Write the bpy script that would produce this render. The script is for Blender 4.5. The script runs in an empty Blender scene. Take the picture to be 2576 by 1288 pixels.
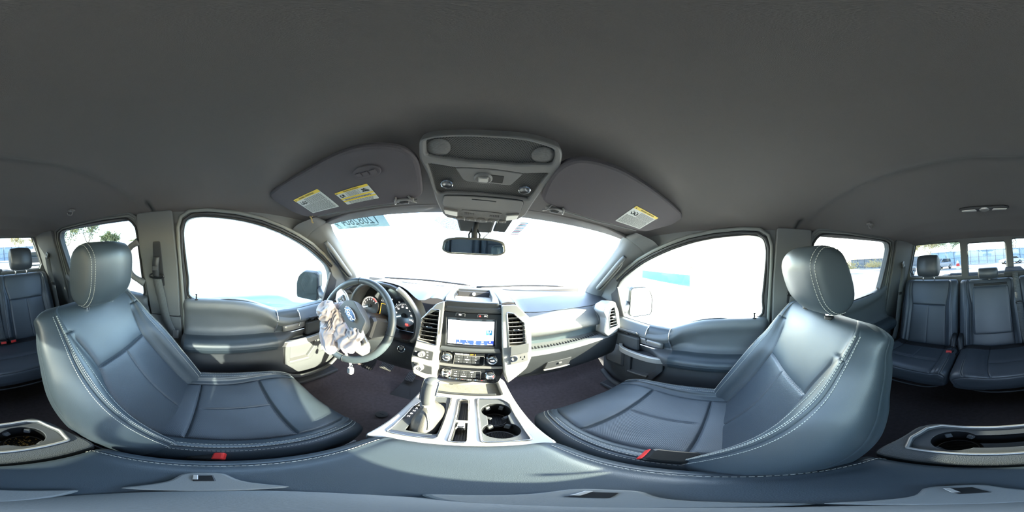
import bpy, bmesh, math, random
import numpy as np
from mathutils import Vector, Matrix, noise
D = bpy.data; C = bpy.context.scene.collection; SC = bpy.context.scene
R = math.radians; PI = math.pi; rnd = random.Random(7)

# ------------------------------------------------------------------ camera, sky, sun, exposure
TH = R(3.3); U0 = 1195.0                       # the cab leans 3.3 deg against the camera; pixel column of straight ahead
def untilt(x, y, z):
    c, s = math.cos(TH), math.sin(TH); return Vector((x*c - z*s, y, x*s + z*c))
cam = D.objects.new('camera', D.cameras.new('camera')); C.objects.link(cam); SC.camera = cam
cam.data.type = 'PANO'
try: cam.data.panorama_type = 'EQUIRECTANGULAR'
except Exception: cam.data.cycles.panorama_type = 'EQUIRECTANGULAR'
cam.data.clip_start = 0.005; cam.data.clip_end = 500
ac = (1288 - U0)/2576*2*PI
f_ = untilt(math.sin(ac), math.cos(ac), 0); r_ = untilt(math.cos(ac), -math.sin(ac), 0); u_ = untilt(0, 0, 1)
cam.matrix_world = Matrix((( r_.x, u_.x, -f_.x, 0), (r_.y, u_.y, -f_.y, 0), (r_.z, u_.z, -f_.z, 0), (0, 0, 0, 1)))
SUN_AZ, SUN_EL = R(108), R(22.6)
w = D.worlds.new('world'); SC.world = w; w.use_nodes = True
nt = w.node_tree; bg = nt.nodes['Background']; sk = nt.nodes.new('ShaderNodeTexSky')
try: sk.sky_type = 'NISHITA'
except Exception: pass
sk.sun_disc = False; sk.sun_elevation = SUN_EL; sk.sun_rotation = SUN_AZ; sk.air_density = 1.0; sk.dust_density = 1.2
sk.altitude = 100
hz = nt.nodes.new('ShaderNodeMix'); hz.data_type = 'RGBA'; hz.inputs[0].default_value = .18; hz.inputs[7].default_value = (2.0, 1.95, 1.85, 1)   # thin white haze
nt.links.new(sk.outputs[0], hz.inputs[6]); nt.links.new(hz.outputs[2], bg.inputs[0]); bg.inputs[1].default_value = 0.62
sun = D.objects.new('sun', D.lights.new('sun', 'SUN')); C.objects.link(sun)
sd_ = Vector((math.sin(SUN_AZ)*math.cos(SUN_EL), math.cos(SUN_AZ)*math.cos(SUN_EL), math.sin(SUN_EL)))
sun.rotation_euler = sd_.to_track_quat('Z', 'Y').to_euler(); sun.location = sd_*30
sun.data.energy = 10.5; sun.data.angle = R(0.6); sun.data.color = (1, .87, .66)
vs = SC.view_settings; vs.view_transform = 'Standard'; vs.look = 'None'; vs.gamma = 1; vs.use_curve_mapping = False
vs.exposure = 2.75
SC.display_settings.display_device = 'sRGB'
try:
    SC.cycles.use_denoising = True; SC.cycles.max_bounces = 10; SC.cycles.diffuse_bounces = 5; SC.cycles.transparent_max_bounces = 24
    SC.cycles.glossy_bounces = 4; SC.cycles.sample_clamp_indirect = 8; SC.cycles.use_adaptive_sampling = False
except Exception: pass

# ------------------------------------------------------------------ reading places off the photograph (2576 x 1288)
def ray(u, v):
    a = (u-U0)/2576*2*PI; e = (644-v)/1288*PI
    return untilt(math.sin(a)*math.cos(e), math.cos(a)*math.cos(e), math.sin(e))
def hp(u, v, n, d):
    r = ray(u, v); return r*(d/r.dot(Vector(n)))
def hX(u, v, x): return hp(u, v, (1, 0, 0), x)
def hY(u, v, y): return hp(u, v, (0, 1, 0), y)
def hZ(u, v, z): return hp(u, v, (0, 0, 1), z)

# ------------------------------------------------------------------ materials
def lin(c): return tuple((x/12.92 if x <= .04045 else ((x+.055)/1.055)**2.4) for x in c)
MATS = {}
def mat(name, col, rough=.5, metal=0, bump=0, scale=400, kind='noise', spec=.5, coat=0, var=0, vscale=30, emit=None, estr=1, sheen=0):
    m = D.materials.new(name); m.use_nodes = True; n = m.node_tree; b = n.nodes['Principled BSDF']
    b.inputs['Base Color'].default_value = (*col, 1); b.inputs['Roughness'].default_value = rough; b.inputs['Metallic'].default_value = metal
    b.inputs['Specular IOR Level'].default_value = spec; b.inputs['Coat Weight'].default_value = coat
    if sheen: b.inputs['Sheen Weight'].default_value = sheen
    tc = n.nodes.new('ShaderNodeTexCoord')
    if bump:
        if kind == 'noise':
            t = n.nodes.new('ShaderNodeTexNoise'); t.inputs['Scale'].default_value = scale; t.inputs['Detail'].default_value = 3; o = t.outputs[0]
        elif kind == 'leather':
            t = n.nodes.new('ShaderNodeTexVoronoi'); t.inputs['Scale'].default_value = scale; o = t.outputs['Distance']
        elif kind == 'perf':                      # rows of pin holes
            sx = n.nodes.new('ShaderNodeSeparateXYZ'); n.links.new(tc.outputs['Object'], sx.inputs[0])
            a = n.nodes.new('ShaderNodeMath'); a.operation = 'SUBTRACT'; n.links.new(sx.outputs[1], a.inputs[0]); n.links.new(sx.outputs[2], a.inputs[1])
            def sn(src):
                k = n.nodes.new('ShaderNodeMath'); k.operation = 'MULTIPLY'; k.inputs[1].default_value = scale; n.links.new(src, k.inputs[0])
                s = n.nodes.new('ShaderNodeMath'); s.operation = 'SINE'; n.links.new(k.outputs[0], s.inputs[0]); return s.outputs[0]
            p = n.nodes.new('ShaderNodeMath'); p.operation = 'MULTIPLY'; n.links.new(sn(sx.outputs[0]), p.inputs[0]); n.links.new(sn(a.outputs[0]), p.inputs[1]); o = p.outputs[0]
        elif kind == 'rib':
            t = n.nodes.new('ShaderNodeTexWave'); t.inputs['Scale'].default_value = scale; t.bands_direction = 'Y'; o = t.outputs[0]
        if kind != 'perf': n.links.new(tc.outputs['Object'], t.inputs['Vector'])
        bp = n.nodes.new('ShaderNodeBump'); bp.inputs['Strength'].default_value = bump; bp.inputs['Distance'].default_value = .002
        n.links.new(o, bp.inputs['Height']); n.links.new(bp.outputs[0], b.inputs['Normal'])
    if var:
        t = n.nodes.new('ShaderNodeTexNoise'); t.inputs['Scale'].default_value = vscale; t.inputs['Detail'].default_value = 5
        n.links.new(tc.outputs['Object'], t.inputs['Vector'])
        mx = n.nodes.new('ShaderNodeMix'); mx.data_type = 'RGBA'
        mx.inputs[6].default_value = (*[c*(1-var) for c in col], 1); mx.inputs[7].default_value = (*[min(1, c*(1+var)) for c in col], 1)
        n.links.new(t.outputs[0], mx.inputs[0]); n.links.new(mx.outputs[2], b.inputs['Base Color'])
    if emit: b.inputs['Emission Color'].default_value = (*emit, 1); b.inputs['Emission Strength'].default_value = estr
    MATS[name] = m; return m
def glass(name, tint, refl=.06, rough=0):
    m = D.materials.new(name); m.use_nodes = True; n = m.node_tree; n.nodes.clear()
    o = n.nodes.new('ShaderNodeOutputMaterial'); t = n.nodes.new('ShaderNodeBsdfTransparent'); t.inputs[0].default_value = (*tint, 1)
    g = n.nodes.new('ShaderNodeBsdfGlossy'); g.inputs[1].default_value = rough; g.inputs[0].default_value = (1, 1, 1, 1)
    f = n.nodes.new('ShaderNodeLayerWeight'); f.inputs[0].default_value = .5
    pw = n.nodes.new('ShaderNodeMath'); pw.operation = 'POWER'; pw.inputs[1].default_value = 5; n.links.new(f.outputs['Facing'], pw.inputs[0])
    ma = n.nodes.new('ShaderNodeMath'); ma.operation = 'MULTIPLY_ADD'; ma.inputs[1].default_value = .90; ma.inputs[2].default_value = .025; n.links.new(pw.outputs[0], ma.inputs[0])
    mx = n.nodes.new('ShaderNodeMixShader'); n.links.new(ma.outputs[0], mx.inputs[0]); n.links.new(t.outputs[0], mx.inputs[1]); n.links.new(g.outputs[0], mx.inputs[2])
    n.links.new(mx.outputs[0], o.inputs[0]); MATS[name] = m; return m
M = MATS
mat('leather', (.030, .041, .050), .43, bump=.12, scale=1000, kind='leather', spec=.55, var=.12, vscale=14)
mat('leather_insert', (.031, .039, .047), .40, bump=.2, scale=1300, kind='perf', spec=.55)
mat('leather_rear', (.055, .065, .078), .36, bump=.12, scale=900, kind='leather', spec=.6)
mat('seat_fabric', (.010, .010, .012), .8, bump=.3, scale=900)
mat('stitch', (.36, .36, .32), .7)
mat('seam', (.008, .009, .012), .6)
mat('plastic', (.052, .056, .060), .5, bump=.2, scale=900, kind='leather', spec=.45)
mat('plastic_dark', (.028, .030, .033), .45, bump=.1, scale=700)
mat('plastic_black', (.008, .009, .010), .35)
mat('gloss_black', (.010, .011, .013), .12, coat=.5)
mat('pillar', (.105, .112, .112), .6, bump=.15, scale=900)
mat('door_upper', (.085, .095, .100), .45, bump=.2, scale=900, kind='leather')
mat('headliner', (.104, .094, .089), .95, bump=.5, scale=1400, var=.10, vscale=3, sheen=.15)
mat('visor', (.088, .078, .086), .9, bump=.3, scale=1400)
mat('overhead', (.165, .16, .156), .55, bump=.1, scale=900)
mat('overhead_grid', (.12, .118, .115), .5, bump=.15, scale=900, kind='perf')
mat('carpet', (.095, .076, .076), 1, bump=1, scale=900, var=.35, vscale=60)
mat('mat_rubber', (.030, .030, .030), .7, bump=.4, scale=500)
mat('rubber', (.014, .015, .016), .6)
mat('seal', (.16, .17, .16), .55)
mat('silver', (.40, .39, .37), .40, metal=.55, bump=.05, scale=1500)
mat('silver_dark', (.20, .20, .20), .4, metal=.6)
mat('chrome', (.85, .85, .86), .12, metal=1)
mat('mirror_glass', (.75, .80, .80), .03, metal=1)
mat('mirror_dark_reflection', (.014, .022, .022), .45, spec=.15, var=.5, vscale=50)  # driver side mirror: its dark reflection is painted into the glass colour
mat('belt', (.085, .09, .09), .75, bump=.6, scale=70, kind='rib')
mat('red', (.62, .03, .025), .4)
mat('orange', (.8, .3, .02), .5, emit=(1, .35, .02), estr=1.2)
mat('white', (.72, .73, .72), .6)
mat('label_white', (.58, .60, .56), .6)
mat('yellow', (.75, .55, .05), .6)
mat('ink', (.03, .035, .04), .7)
mat('airbag', (.42, .38, .39), .8, bump=.3, scale=800, sheen=.2)
mat('dash', (.030, .034, .038), .42, bump=.3, scale=700, kind='leather')
mat('dash_pad', (.060, .066, .070), .42, bump=.3, scale=700, kind='leather')
mat('teal_trim', (.06, .085, .095), .35, bump=.3, scale=1500, kind='perf')
mat('screen', (.8, .85, .9), .3, emit=(.9, .95, 1), estr=.9)
mat('screen_blue', (.02, .04, .25), .3, emit=(.02, .05, .35), estr=.25)
mat('screen_tile', (.03, .15, .28), .3, emit=(.02, .12, .25), estr=.2)
mat('lit_white', (.8, .8, .8), .4, emit=(1, .96, .88), estr=.55)
mat('needle', (.5, .8, 1), .4, emit=(.5, .8, 1), estr=1.2)
mat('lit_red', (.8, .03, .03), .4, emit=(1, .05, .04), estr=.7)
mat('lit_blue', (.1, .35, 1), .4, emit=(.08, .3, 1), estr=1.4)
mat('emblem_blue', (.03, .09, .24), .3, coat=.5)
mat('lens', (.85, .83, .78), .35)
mat('dust', (.11, .11, .10), .85, var=.35, vscale=70, bump=.3, scale=300)
mat('bin_dust', (.30, .28, .24), .8, var=.4, vscale=60)
mat('tan', (.42, .33, .16), .7)
mat('shift_boot', (.055, .052, .047), .5, bump=.2, scale=500, kind='leather')
mat('crumb', (.45, .30, .10), .8)
glass('windshield_glass', (.93, .96, .95)); glass('side_glass', (.90, .95, .94)); glass('privacy_glass', (.42, .46, .48)); glass('moire_cyan', (.03, .15, .19)); glass('moire_pink', (.20, .14, .17)); glass('sticker_film', (.20, .222, .215)); glass('sticker_ink', (.42, .46, .47))
mat('ground', (.42, .40, .37), .95, var=.12, vscale=1.2)
mat('fence_blue', (.42, .53, .66), .7, var=.08, vscale=1)
mat('fence_grey', (.26, .26, .27), .8, var=.2, vscale=2)
mat('fence_wire', (.10, .11, .12), .6)
mat('bark', (.20, .17, .15), .95)
mat('leaf', (.22, .26, .14), .8); mat('leaf_gold', (.50, .42, .22), .8)
mat('barrier_blue', (.06, .14, .21), .8); mat('car_white', (.7, .72, .74), .25, coat=.6); mat('car_silver', (.35, .37, .4), .3, metal=.5, coat=.5); mat('car_dark', (.03, .035, .04), .25, coat=.6)
mat('car_teal', (.07, .14, .16), .4, coat=.3); mat('car_glass', (.02, .03, .035), .08, coat=.5); mat('tyre', (.012, .012, .012), .8)
mat('bed_grey', (.045, .047, .05), .7)
mat('frit', (.05, .05, .05), .6)

# ------------------------------------------------------------------ object helpers
def link(o, parent=None):
    C.objects.link(o)
    if parent is not None: o.parent = parent
    return o
def empty(name, loc=(0, 0, 0), parent=None):
    o = D.objects.new(name, None); o.empty_display_size = .02; o.location = loc; return link(o, parent)
def tag(o, label=None, cat=None, group=None, kind=None):
    if label: o['label'] = label
    if cat: o['category'] = cat
    if group: o['group'] = group
    if kind: o['kind'] = kind
    return o
def thing(name, label, cat, loc=(0, 0, 0), group=None): return tag(empty(name, loc), label, cat, group)
def root_world(p):
    v = Vector((0, 0, 0))
    while p is not None: v += Vector(p.location); p = p.parent
    return v
def mesh(name, verts, faces, m, parent=None, smooth=True, kind=None, label=None, local=False):
    """one mesh object; verts are in cab coordinates unless local"""
    off = Vector((0, 0, 0)) if (local or parent is None) else root_world(parent)
    me = D.meshes.new(name)
    a = np.array(verts, dtype=float).reshape(-1, 3) - np.array(off)
    me.from_pydata(a.tolist(), [], [list(f) for f in faces]); me.materials.append(M[m] if isinstance(m, str) else m)
    if smooth: me.polygons.foreach_set('use_smooth', [True]*len(me.polygons))
    me.update(); o = link(D.objects.new(name, me), parent)
    if kind: o['kind'] = kind
    elif any(q in name for q in ('lettering', 'markings', 'icon', '_text', 'slots', '_number', 'small_print', 'display_frame')): o['kind'] = 'stuff'
    if label: o['label'] = label
    return o
class MB:
    """collects pieces of one part"""
    def __init__(s): s.v = []; s.f = []
    def add(s, v, f):
        k = len(s.v); s.v += [tuple(p) for p in v]; s.f += [[i+k for i in q] for q in f]; return s
    def build(s, name, m, parent=None, smooth=False, **k): return mesh(name, s.v, s.f, m, parent, smooth, **k)
def frame(o, x, y):
    x = Vector(x).normalized(); z = x.cross(Vector(y)).normalized(); y = z.cross(x)
    return Matrix(((x.x, y.x, z.x, o[0]), (x.y, y.y, z.y, o[1]), (x.z, y.z, z.z, o[2]), (0, 0, 0, 1)))
def boxvf(cx, cy, cz, sx, sy, sz, F=None, b=0, taper=1):
    """bevelled box in frame F (sx.. are full sizes); taper scales the +z face"""
    x, y, z = sx/2, sy/2, sz/2; b = min(b, x*.95, y*.95, z*.95)
    if b <= 0:
        v = [(i*x*(taper if k > 0 else 1), j*y*(taper if k > 0 else 1), k*z) for k in (-1, 1) for i, j in ((-1, -1), (1, -1), (1, 1), (-1, 1))]
        f = [(3, 2, 1, 0), (4, 5, 6, 7), (0, 1, 5, 4), (1, 2, 6, 5), (2, 3, 7, 6), (3, 0, 4, 7)]
    else:
        v = []; f = []
        def ring(k, inset):
            t = taper if k > 0 else 1
            X, Y = x*t-inset, y*t-inset; c = b*.7 if True else 0
            return [(-X+c, -Y, 0), (X-c, -Y, 0), (X, -Y+c, 0), (X, Y-c, 0), (X-c, Y, 0), (-X+c, Y, 0), (-X, Y-c, 0), (-X, -Y+c, 0)]
        zs = [(-z, b), (-z+b*.3, b*.3), (-z+b, 0), (z-b, 0), (z-b*.3, b*.3), (z, b)]
        for zz, ins in zs:
            v += [(p[0], p[1], zz) for p in ring(zz, ins)]
        n = 8
        for r in range(5):
            for i in range(n): f.append((r*n+i, r*n+(i+1) % n, (r+1)*n+(i+1) % n, (r+1)*n+i))
        f.append(tuple(range(n-1, -1, -1))); f.append(tuple(range(5*n, 6*n)))
    v = [Vector((p[0]+cx, p[1]+cy, p[2]+cz)) for p in v]
    if F is not None: v = [F @ p for p in v]
    return v, f
def box(name, c, s, m, parent=None, F=None, b=.002, taper=1, **k):
    v, f = boxvf(*c, *s, F, b, taper); return mesh(name, v, f, m, parent, False, **k)
def crpath(pts, n=6, closed=False):
    P = [Vector(p) for p in pts]; out = []; N = len(P)
    for i in range(N if closed else N-1):
        a = P[(i-1) % N] if (closed or i > 0) else P[0]*2-P[1]; b = P[i]; c = P[(i+1) % N]
        d = P[(i+2) % N] if (closed or i+2 < N) else P[-1]*2-P[-2]
        for k in range(n):
            t = k/n; out.append(.5*((2*b)+(c-a)*t+(2*a-5*b+4*c-d)*t*t+(3*b-a-3*c+d)*t**3))
    if not closed: out.append(P[-1])
    return out
def tubevf(path, r, n=8, closed=False, flat=1.0, up=None, caps=True):
    P = [Vector(p) for p in path]; N = len(P); v = []; f = []
    rr = r if isinstance(r, (list, tuple)) else [r]*N; prev = None
    for i in range(N):
        t = (P[(i+1) % N]-P[i-1]) if closed else (P[min(i+1, N-1)]-P[max(i-1, 0)])
        if t.length < 1e-9: t = Vector((0, 0, 1))
        t.normalize()
        if up is not None: a = Vector(up)-t*Vector(up).dot(t)
        elif prev is None: a = t.orthogonal()
        else: a = prev-t*prev.dot(t)
        if a.length < 1e-6: a = t.orthogonal()
        a.normalize(); prev = a; b = t.cross(a)
        for k in range(n):
            q = 2*PI*(k+.5)/n; v.append(P[i]+a*(math.cos(q)*rr[i])+b*(math.sin(q)*rr[i]*flat))
    for i in range(N if closed else N-1):
        for k in range(n): j = (i+1) % N; f.append((i*n+k, i*n+(k+1) % n, j*n+(k+1) % n, j*n+k))
    if not closed and caps: f.append(tuple(range(n-1, -1, -1))); f.append(tuple((N-1)*n+k for k in range(n)))
    return v, f
def tube(name, path, r, m, parent=None, **k):
    kk = {a: k.pop(a) for a in ('n', 'closed', 'flat', 'up') if a in k}
    v, f = tubevf(path, r, **kk); return mesh(name, v, f, m, parent, True, **k)
def lathevf(prof, F, n=32, sx=1, sy=1):
    v = []; f = []
    for r, z in prof:
        for k in range(n): q = 2*PI*k/n; v.append(F @ Vector((math.cos(q)*r*sx, math.sin(q)*r*sy, z)))
    for i in range(len(prof)-1):
        for k in range(n): f.append((i*n+k, i*n+(k+1) % n, (i+1)*n+(k+1) % n, (i+1)*n+k))
    if prof[0][0] > 1e-6: f.append(tuple(range(n-1, -1, -1)))
    if prof[-1][0] > 1e-6: f.append(tuple((len(prof)-1)*n+k for k in range(n)))
    return v, f
def lathe(name, prof, F, m, parent=None, n=32, sx=1, sy=1, **k):
    v, f = lathevf(prof, F, n, sx, sy); o = mesh(name, v, f, m, parent, True, **k)
    autosmooth(o); return o
def autosmooth(o, ang=40):
    me = o.data; bm = bmesh.new(); bm.from_mesh(me); bmesh.ops.remove_doubles(bm, verts=bm.verts, dist=1e-6); bmesh.ops.recalc_face_normals(bm, faces=bm.faces)
    for e in bm.edges:
        if len(e.link_faces) == 2 and e.calc_face_angle(0) > R(ang): e.smooth = False
    bm.to_mesh(me); bm.free(); me.update()
def curve_mesh(cu, name):
    """turn a curve or text datablock into vertices and faces"""
    o = D.objects.new('tmp', cu); C.objects.link(o); dg = bpy.context.evaluated_depsgraph_get(); dg.update()
    me = D.meshes.new_from_object(o.evaluated_get(dg)); v = [tuple(p.co) for p in me.vertices]; f = [tuple(p.vertices) for p in me.polygons]
    D.objects.remove(o); D.meshes.remove(me); return v, f
def platevf(outline, holes=(), depth=.01, bevel=0):
    cu = D.curves.new('plate', 'CURVE'); cu.dimensions = '2D'; cu.fill_mode = 'BOTH'; cu.extrude = max(depth/2-bevel, 0); cu.bevel_depth = bevel; cu.bevel_resolution = 1
    if bevel: cu.offset = -bevel
    for loop in [outline, *holes]:
        s = cu.splines.new('POLY'); s.points.add(len(loop)-1); s.use_cyclic_u = True
        for p, q in zip(s.points, loop): p.co = (q[0], q[1], 0, 1)
    v, f = curve_mesh(cu, 'plate'); D.curves.remove(cu); mp = {}; ix = []; nv = []
    for q in v:                                    # weld the faces to the rim
        k = (round(q[0], 6), round(q[1], 6), round(q[2], 6))
        if k not in mp: mp[k] = len(nv); nv.append(q)
        ix.append(mp[k])
    nf = []
    for q in f:
        g_ = []
        for i in q:
            if ix[i] not in g_: g_.append(ix[i])
        if len(g_) > 2: nf.append(g_)
    return nv, nf
def plate(name, outline, m, parent=None, F=None, holes=(), depth=.01, bevel=.001, fn=None, z=0, **k):
    v, f = platevf(outline, holes, depth, bevel)
    v = [Vector((p[0], p[1], p[2]+z)) for p in v]
    if fn: v = [fn(p) for p in v]
    elif F is not None: v = [F @ p for p in v]
    return mesh(name, v, f, m, parent, False, **k)
def textvf(s, size, F, x=0, y=0, z=0, align='CENTER', depth=.0003, shear=0, sx=1):
    cu = D.curves.new('t', 'FONT'); cu.body = s; cu.size = size; cu.align_x = align; cu.align_y = 'CENTER'; cu.extrude = depth; cu.resolution_u = 2; cu.shear = shear
    v, f = curve_mesh(cu, 't'); D.curves.remove(cu)
    return [F @ Vector((p[0]*sx+x, p[1]+y, p[2]+z)) for p in v], f
def rrect(w, h, r, n=4, cx=0, cy=0):
    r = min(r, w/2*.99, h/2*.99); o = []
    for i, (a, b) in enumerate(((1, 1), (-1, 1), (-1, -1), (1, -1))):
        for k in range(n+1):
            q = PI/2*(i+k/n); o.append((cx+a*(w/2-r)+r*math.cos(q), cy+b*(h/2-r)+r*math.sin(q)))
    return o
def rpoly(pts, r=.01, n=3):
    """round the corners of a polygon"""
    out = []; N = len(pts)
    for i in range(N):
        a, b, c = Vector(pts[i-1]), Vector(pts[i]), Vector(pts[(i+1) % N]); u = a-b; w2 = c-b; d = min(r, u.length*.45, w2.length*.45)
        p, q = b+u.normalized()*d, b+w2.normalized()*d
        for k in range(n+1): t = k/n; out.append(tuple(p*(1-t)**2+b*2*t*(1-t)+q*t*t))
    return out

# ------------------------------------------------------------------ upholstered / moulded skins: a net of control points, smooth, with sewn grooves
def wts(ts, n, closed):
    W = np.zeros((len(ts), n))
    for r, t in enumerate(ts):
        i = int(math.floor(t)); 
        if not closed: i = min(max(i, 0), n-2)
        x = t-i; b = (.5*(-x+2*x*x-x**3), .5*(2-5*x*x+3*x**3), .5*(x+4*x*x-3*x**3), .5*(-x*x+x**3))
        for k, wgt in zip((-1, 0, 1, 2), b):
            j = i+k
            if closed: W[r, j % n] += wgt
            elif j < 0: W[r, 0] += 2*wgt; W[r, 1] -= wgt
            elif j > n-1: W[r, n-1] += 2*wgt; W[r, n-2] -= wgt
            else: W[r, j] += wgt
    return W
class Skin:
    """seams: (axis, at, lo, hi, depth, width) with axis 'u' = across rings at ring index, 'v' = along rings"""
    def __init__(s, net, closed=True, du=.012, seams=(), flip=False, cap0=False, cap1=False, jitter=0):
        s.net = np.array(net, float); s.closed = closed; s.nu, s.nv = s.net.shape[:2]; s.flip = flip
        Lu = np.linalg.norm(np.diff(s.net, axis=0), axis=2).max(axis=1)
        nn = s.net if not closed else np.concatenate([s.net, s.net[:, :1]], axis=1)
        Lv = np.linalg.norm(np.diff(nn, axis=1), axis=2).max(axis=0)
        def params(L, at):
            t = []
            for i, l in enumerate(L):
                k = max(1, int(math.ceil(l/du))); t += [i+j/k for j in range(k)]
            if not (closed and L is Lv): t.append(float(len(L)))
            for a in at:
                l = L[min(int(a), len(L)-1)]; t = [x for x in t if abs(x-a)*l > .0085]
                for d in (-.008, -.0045, -.002, 0, .002, .0045, .008):
                    x = a+d/l
                    if closed and L is Lv: x %= len(L)
                    if 0 <= x <= len(L): t.append(x)
            return sorted(set(round(x, 6) for x in t))
        s.U = params(Lu, sorted({q[1] for q in seams if q[0] == 'u'})); s.V = params(Lv, sorted({q[1] for q in seams if q[0] == 'v'}))
        s.seams = seams
        P, N, su, sv = s.grid(s.U, s.V)
        dep = np.zeros(P.shape[:2])
        for ax, at, lo, hi, depth, width in seams:
            if ax == 'v':
                dv = np.array(s.V)-at
                if closed: dv = (dv+s.nv/2) % s.nv-s.nv/2
                d = np.abs(dv)[None, :]*sv; g = np.clip((np.array(s.U)-lo)/.15+.5, 0, 1)*np.clip((hi-np.array(s.U))/.15+.5, 0, 1); g = g[:, None]
            else:
                d = np.abs(np.array(s.U)-at)[:, None]*su; vv = np.array(s.V)
                g = np.clip((vv-lo)/.15+.5, 0, 1)*np.clip((hi-vv)/.15+.5, 0, 1)
                if closed: g = np.maximum(g, np.clip((vv-s.nv-lo)/.15+.5, 0, 1)*np.clip((hi-vv+s.nv)/.15+.5, 0, 1))
                g = g[None, :]
            dep = np.maximum(dep, depth*np.exp(-(d/width)**2)*g+depth*.38*np.exp(-(d/(width*4))**2)*g)
        s.P = P-N*dep[:, :, None]
        if jitter:
            for i in range(s.P.shape[0]):
                for j in range(s.P.shape[1]):
                    s.P[i, j] += N[i, j]*jitter*noise.noise(Vector(s.P[i, j]*11))
        s.cap0, s.cap1 = cap0, cap1
    def grid(s, U, V):
        Wu = wts(U, s.nu, False); Wv = wts(V, s.nv, s.closed); e = .02
        Pf = lambda a, b: np.einsum('ai,ijk,bj->abk', a, s.net, b)
        P = Pf(Wu, Wv); U = np.array(U); V = np.array(V)
        du = (Pf(wts(U+e, s.nu, False), Wv)-Pf(wts(U-e, s.nu, False), Wv))/(2*e)
        dv = (Pf(Wu, wts(V+e, s.nv, s.closed))-Pf(Wu, wts(V-e, s.nv, s.closed)))/(2*e)
        N = np.cross(du, dv); l = np.linalg.norm(N, axis=2, keepdims=True); N = N/np.maximum(l, 1e-9)
        if s.flip: N = -N
        return P, N, np.linalg.norm(du, axis=2), np.linalg.norm(dv, axis=2)
    def emit(s, parent, regions, default):
        """regions(u, v) -> key; default maps key -> (part name, material)"""
        a, b = s.P.shape[:2]; bj = b if s.closed else b-1; Fs = {}
        U, V = s.U, s.V
        for i in range(a-1):
            uc = (U[i]+U[i+1])/2
            for j in range(bj):
                v1 = V[(j+1) % b] if j+1 < b else V[0]+s.nv
                q = (i*b+j, (i+1)*b+j, (i+1)*b+(j+1) % b, i*b+(j+1) % b)
                if s.flip: q = q[::-1]
                Fs.setdefault(regions(uc, (V[j]+v1)/2), []).append(q)
        if s.cap0: Fs.setdefault(regions(U[0], 0), []).append(tuple(range(b)) if not s.flip else tuple(range(b-1, -1, -1)))
        if s.cap1: Fs.setdefault(regions(U[-1], 0), []).append(tuple((a-1)*b+k for k in (range(b-1, -1, -1) if not s.flip else range(b))))
        flat = s.P.reshape(-1, 3); out = {}
        for key, fs in Fs.items():
            idx = sorted({i for f in fs for i in f}); mp = {q: k for k, q in enumerate(idx)}
            nm, m = default[key]
            out[key] = mesh(nm, flat[idx], [[mp[i] for i in f] for f in fs], m, parent, True)
        return out
    def line(s, axis, at, lo, hi, off=0, lift=.0006, n=160):
        t = list(np.linspace(lo, hi, n))
        if axis == 'v':
            _, _, _, sv = s.grid(t, [at]); L = float(np.mean(sv)); P, N, _, _ = s.grid(t, [at+off/L]); return P[:, 0]+N[:, 0]*lift, N[:, 0]
        _, _, su, _ = s.grid([at], t); L = float(np.mean(su)); P, N, _, _ = s.grid([at+off/L], t); return P[0]+N[0]*lift, N[0]
def dashes(mb, P, N, pitch=.0068, length=.0046, r=.00075):
    """thread stitches along a line of points"""
    d = np.concatenate([[0], np.cumsum(np.linalg.norm(np.diff(P, axis=0), axis=1))]); k = 0.0
    while k+length < d[-1]:
        def at(x): return np.array([np.interp(x, d, P[:, c]) for c in range(3)])
        a, b = at(k), at(k+length); nn = np.array([np.interp(k, d, N[:, c]) for c in range(3)])
        t = b-a; L = np.linalg.norm(t)
        if L > 1e-6:
            sd = np.cross(t/L, nn); v = []
            for p in (a, b):
                for q, h in ((-1, 0), (-.6, 1), (.6, 1), (1, 0)): v.append(tuple(p+sd*q*r+nn*h*r))
            mb.add(v, [(0, 1, 5, 4), (1, 2, 6, 5), (2, 3, 7, 6), (0, 3, 2, 1), (4, 5, 6, 7)])
        k += pitch
# ------------------------------------------------------------------ the cab shell
SL = .26
def sideF(sx, y, z, t=0):                    # point on the leaning cab side; t > 0 goes outward
    return Vector((sx*(.745-SL*z+t), y, z))
FW = [(-.162, .030), (-.158, .085), (-.145, .118), (-.118, .132), (-.07, .136), (0, .131), (.08, .122), (.175, .104), (.27, .077), (.36, .044), (.45, .003), (.54, -.052),
      (.62, -.112), (.665, -.19), (.685, -.30), (.672, -.350), (.60, -.360), (.42, -.374), (.315, -.362), (.24, -.330), (.15, -.293), (.05, -.276), (-.14, -.270), (-.152, -.15)]
RW = [(-.400, .070), (-.408, .115), (-.435, .145), (-.47, .156), (-.56, .160), (-.80, .160), (-.98, .152), (-1.03, .142), (-1.052, .118), (-1.062, .06), (-1.03, -.20), (-1.00, -.235), (-.90, -.245), (-.72, -.262), (-.50, -.275), (-.415, -.275), (-.405, -.15)]
def smooth2(L, n=4): return [(q.x, q.y) for q in crpath([(a, b, 0) for a, b in L], n, True)]
FW, RW = smooth2(FW), smooth2(RW)
OUT = [(-1.44, -1.04), (-1.44, .175), (.50, .175), (.535, .105), (.62, .04), (.76, -.07), (.90, -.18), (.99, -.25), (1.12, -.32), (1.25, -1.04)]
def off2(P, d):
    """offset a loop outward by d"""
    N = len(P); A = sum(P[i][0]*P[(i+1) % N][1]-P[(i+1) % N][0]*P[i][1] for i in range(N)); s = 1 if A > 0 else -1; o = []
    for i in range(N):
        a, b, c = Vector(P[i-1]), Vector(P[i]), Vector(P[(i+1) % N]); n1 = Vector(((b-a).y, -(b-a).x)).normalized(); n2 = Vector(((c-b).y, -(c-b).x)).normalized()
        n = (n1+n2); n = n.normalized() if n.length > 1e-6 else n1; o.append(tuple(b+n*d*s))
    return o
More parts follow.
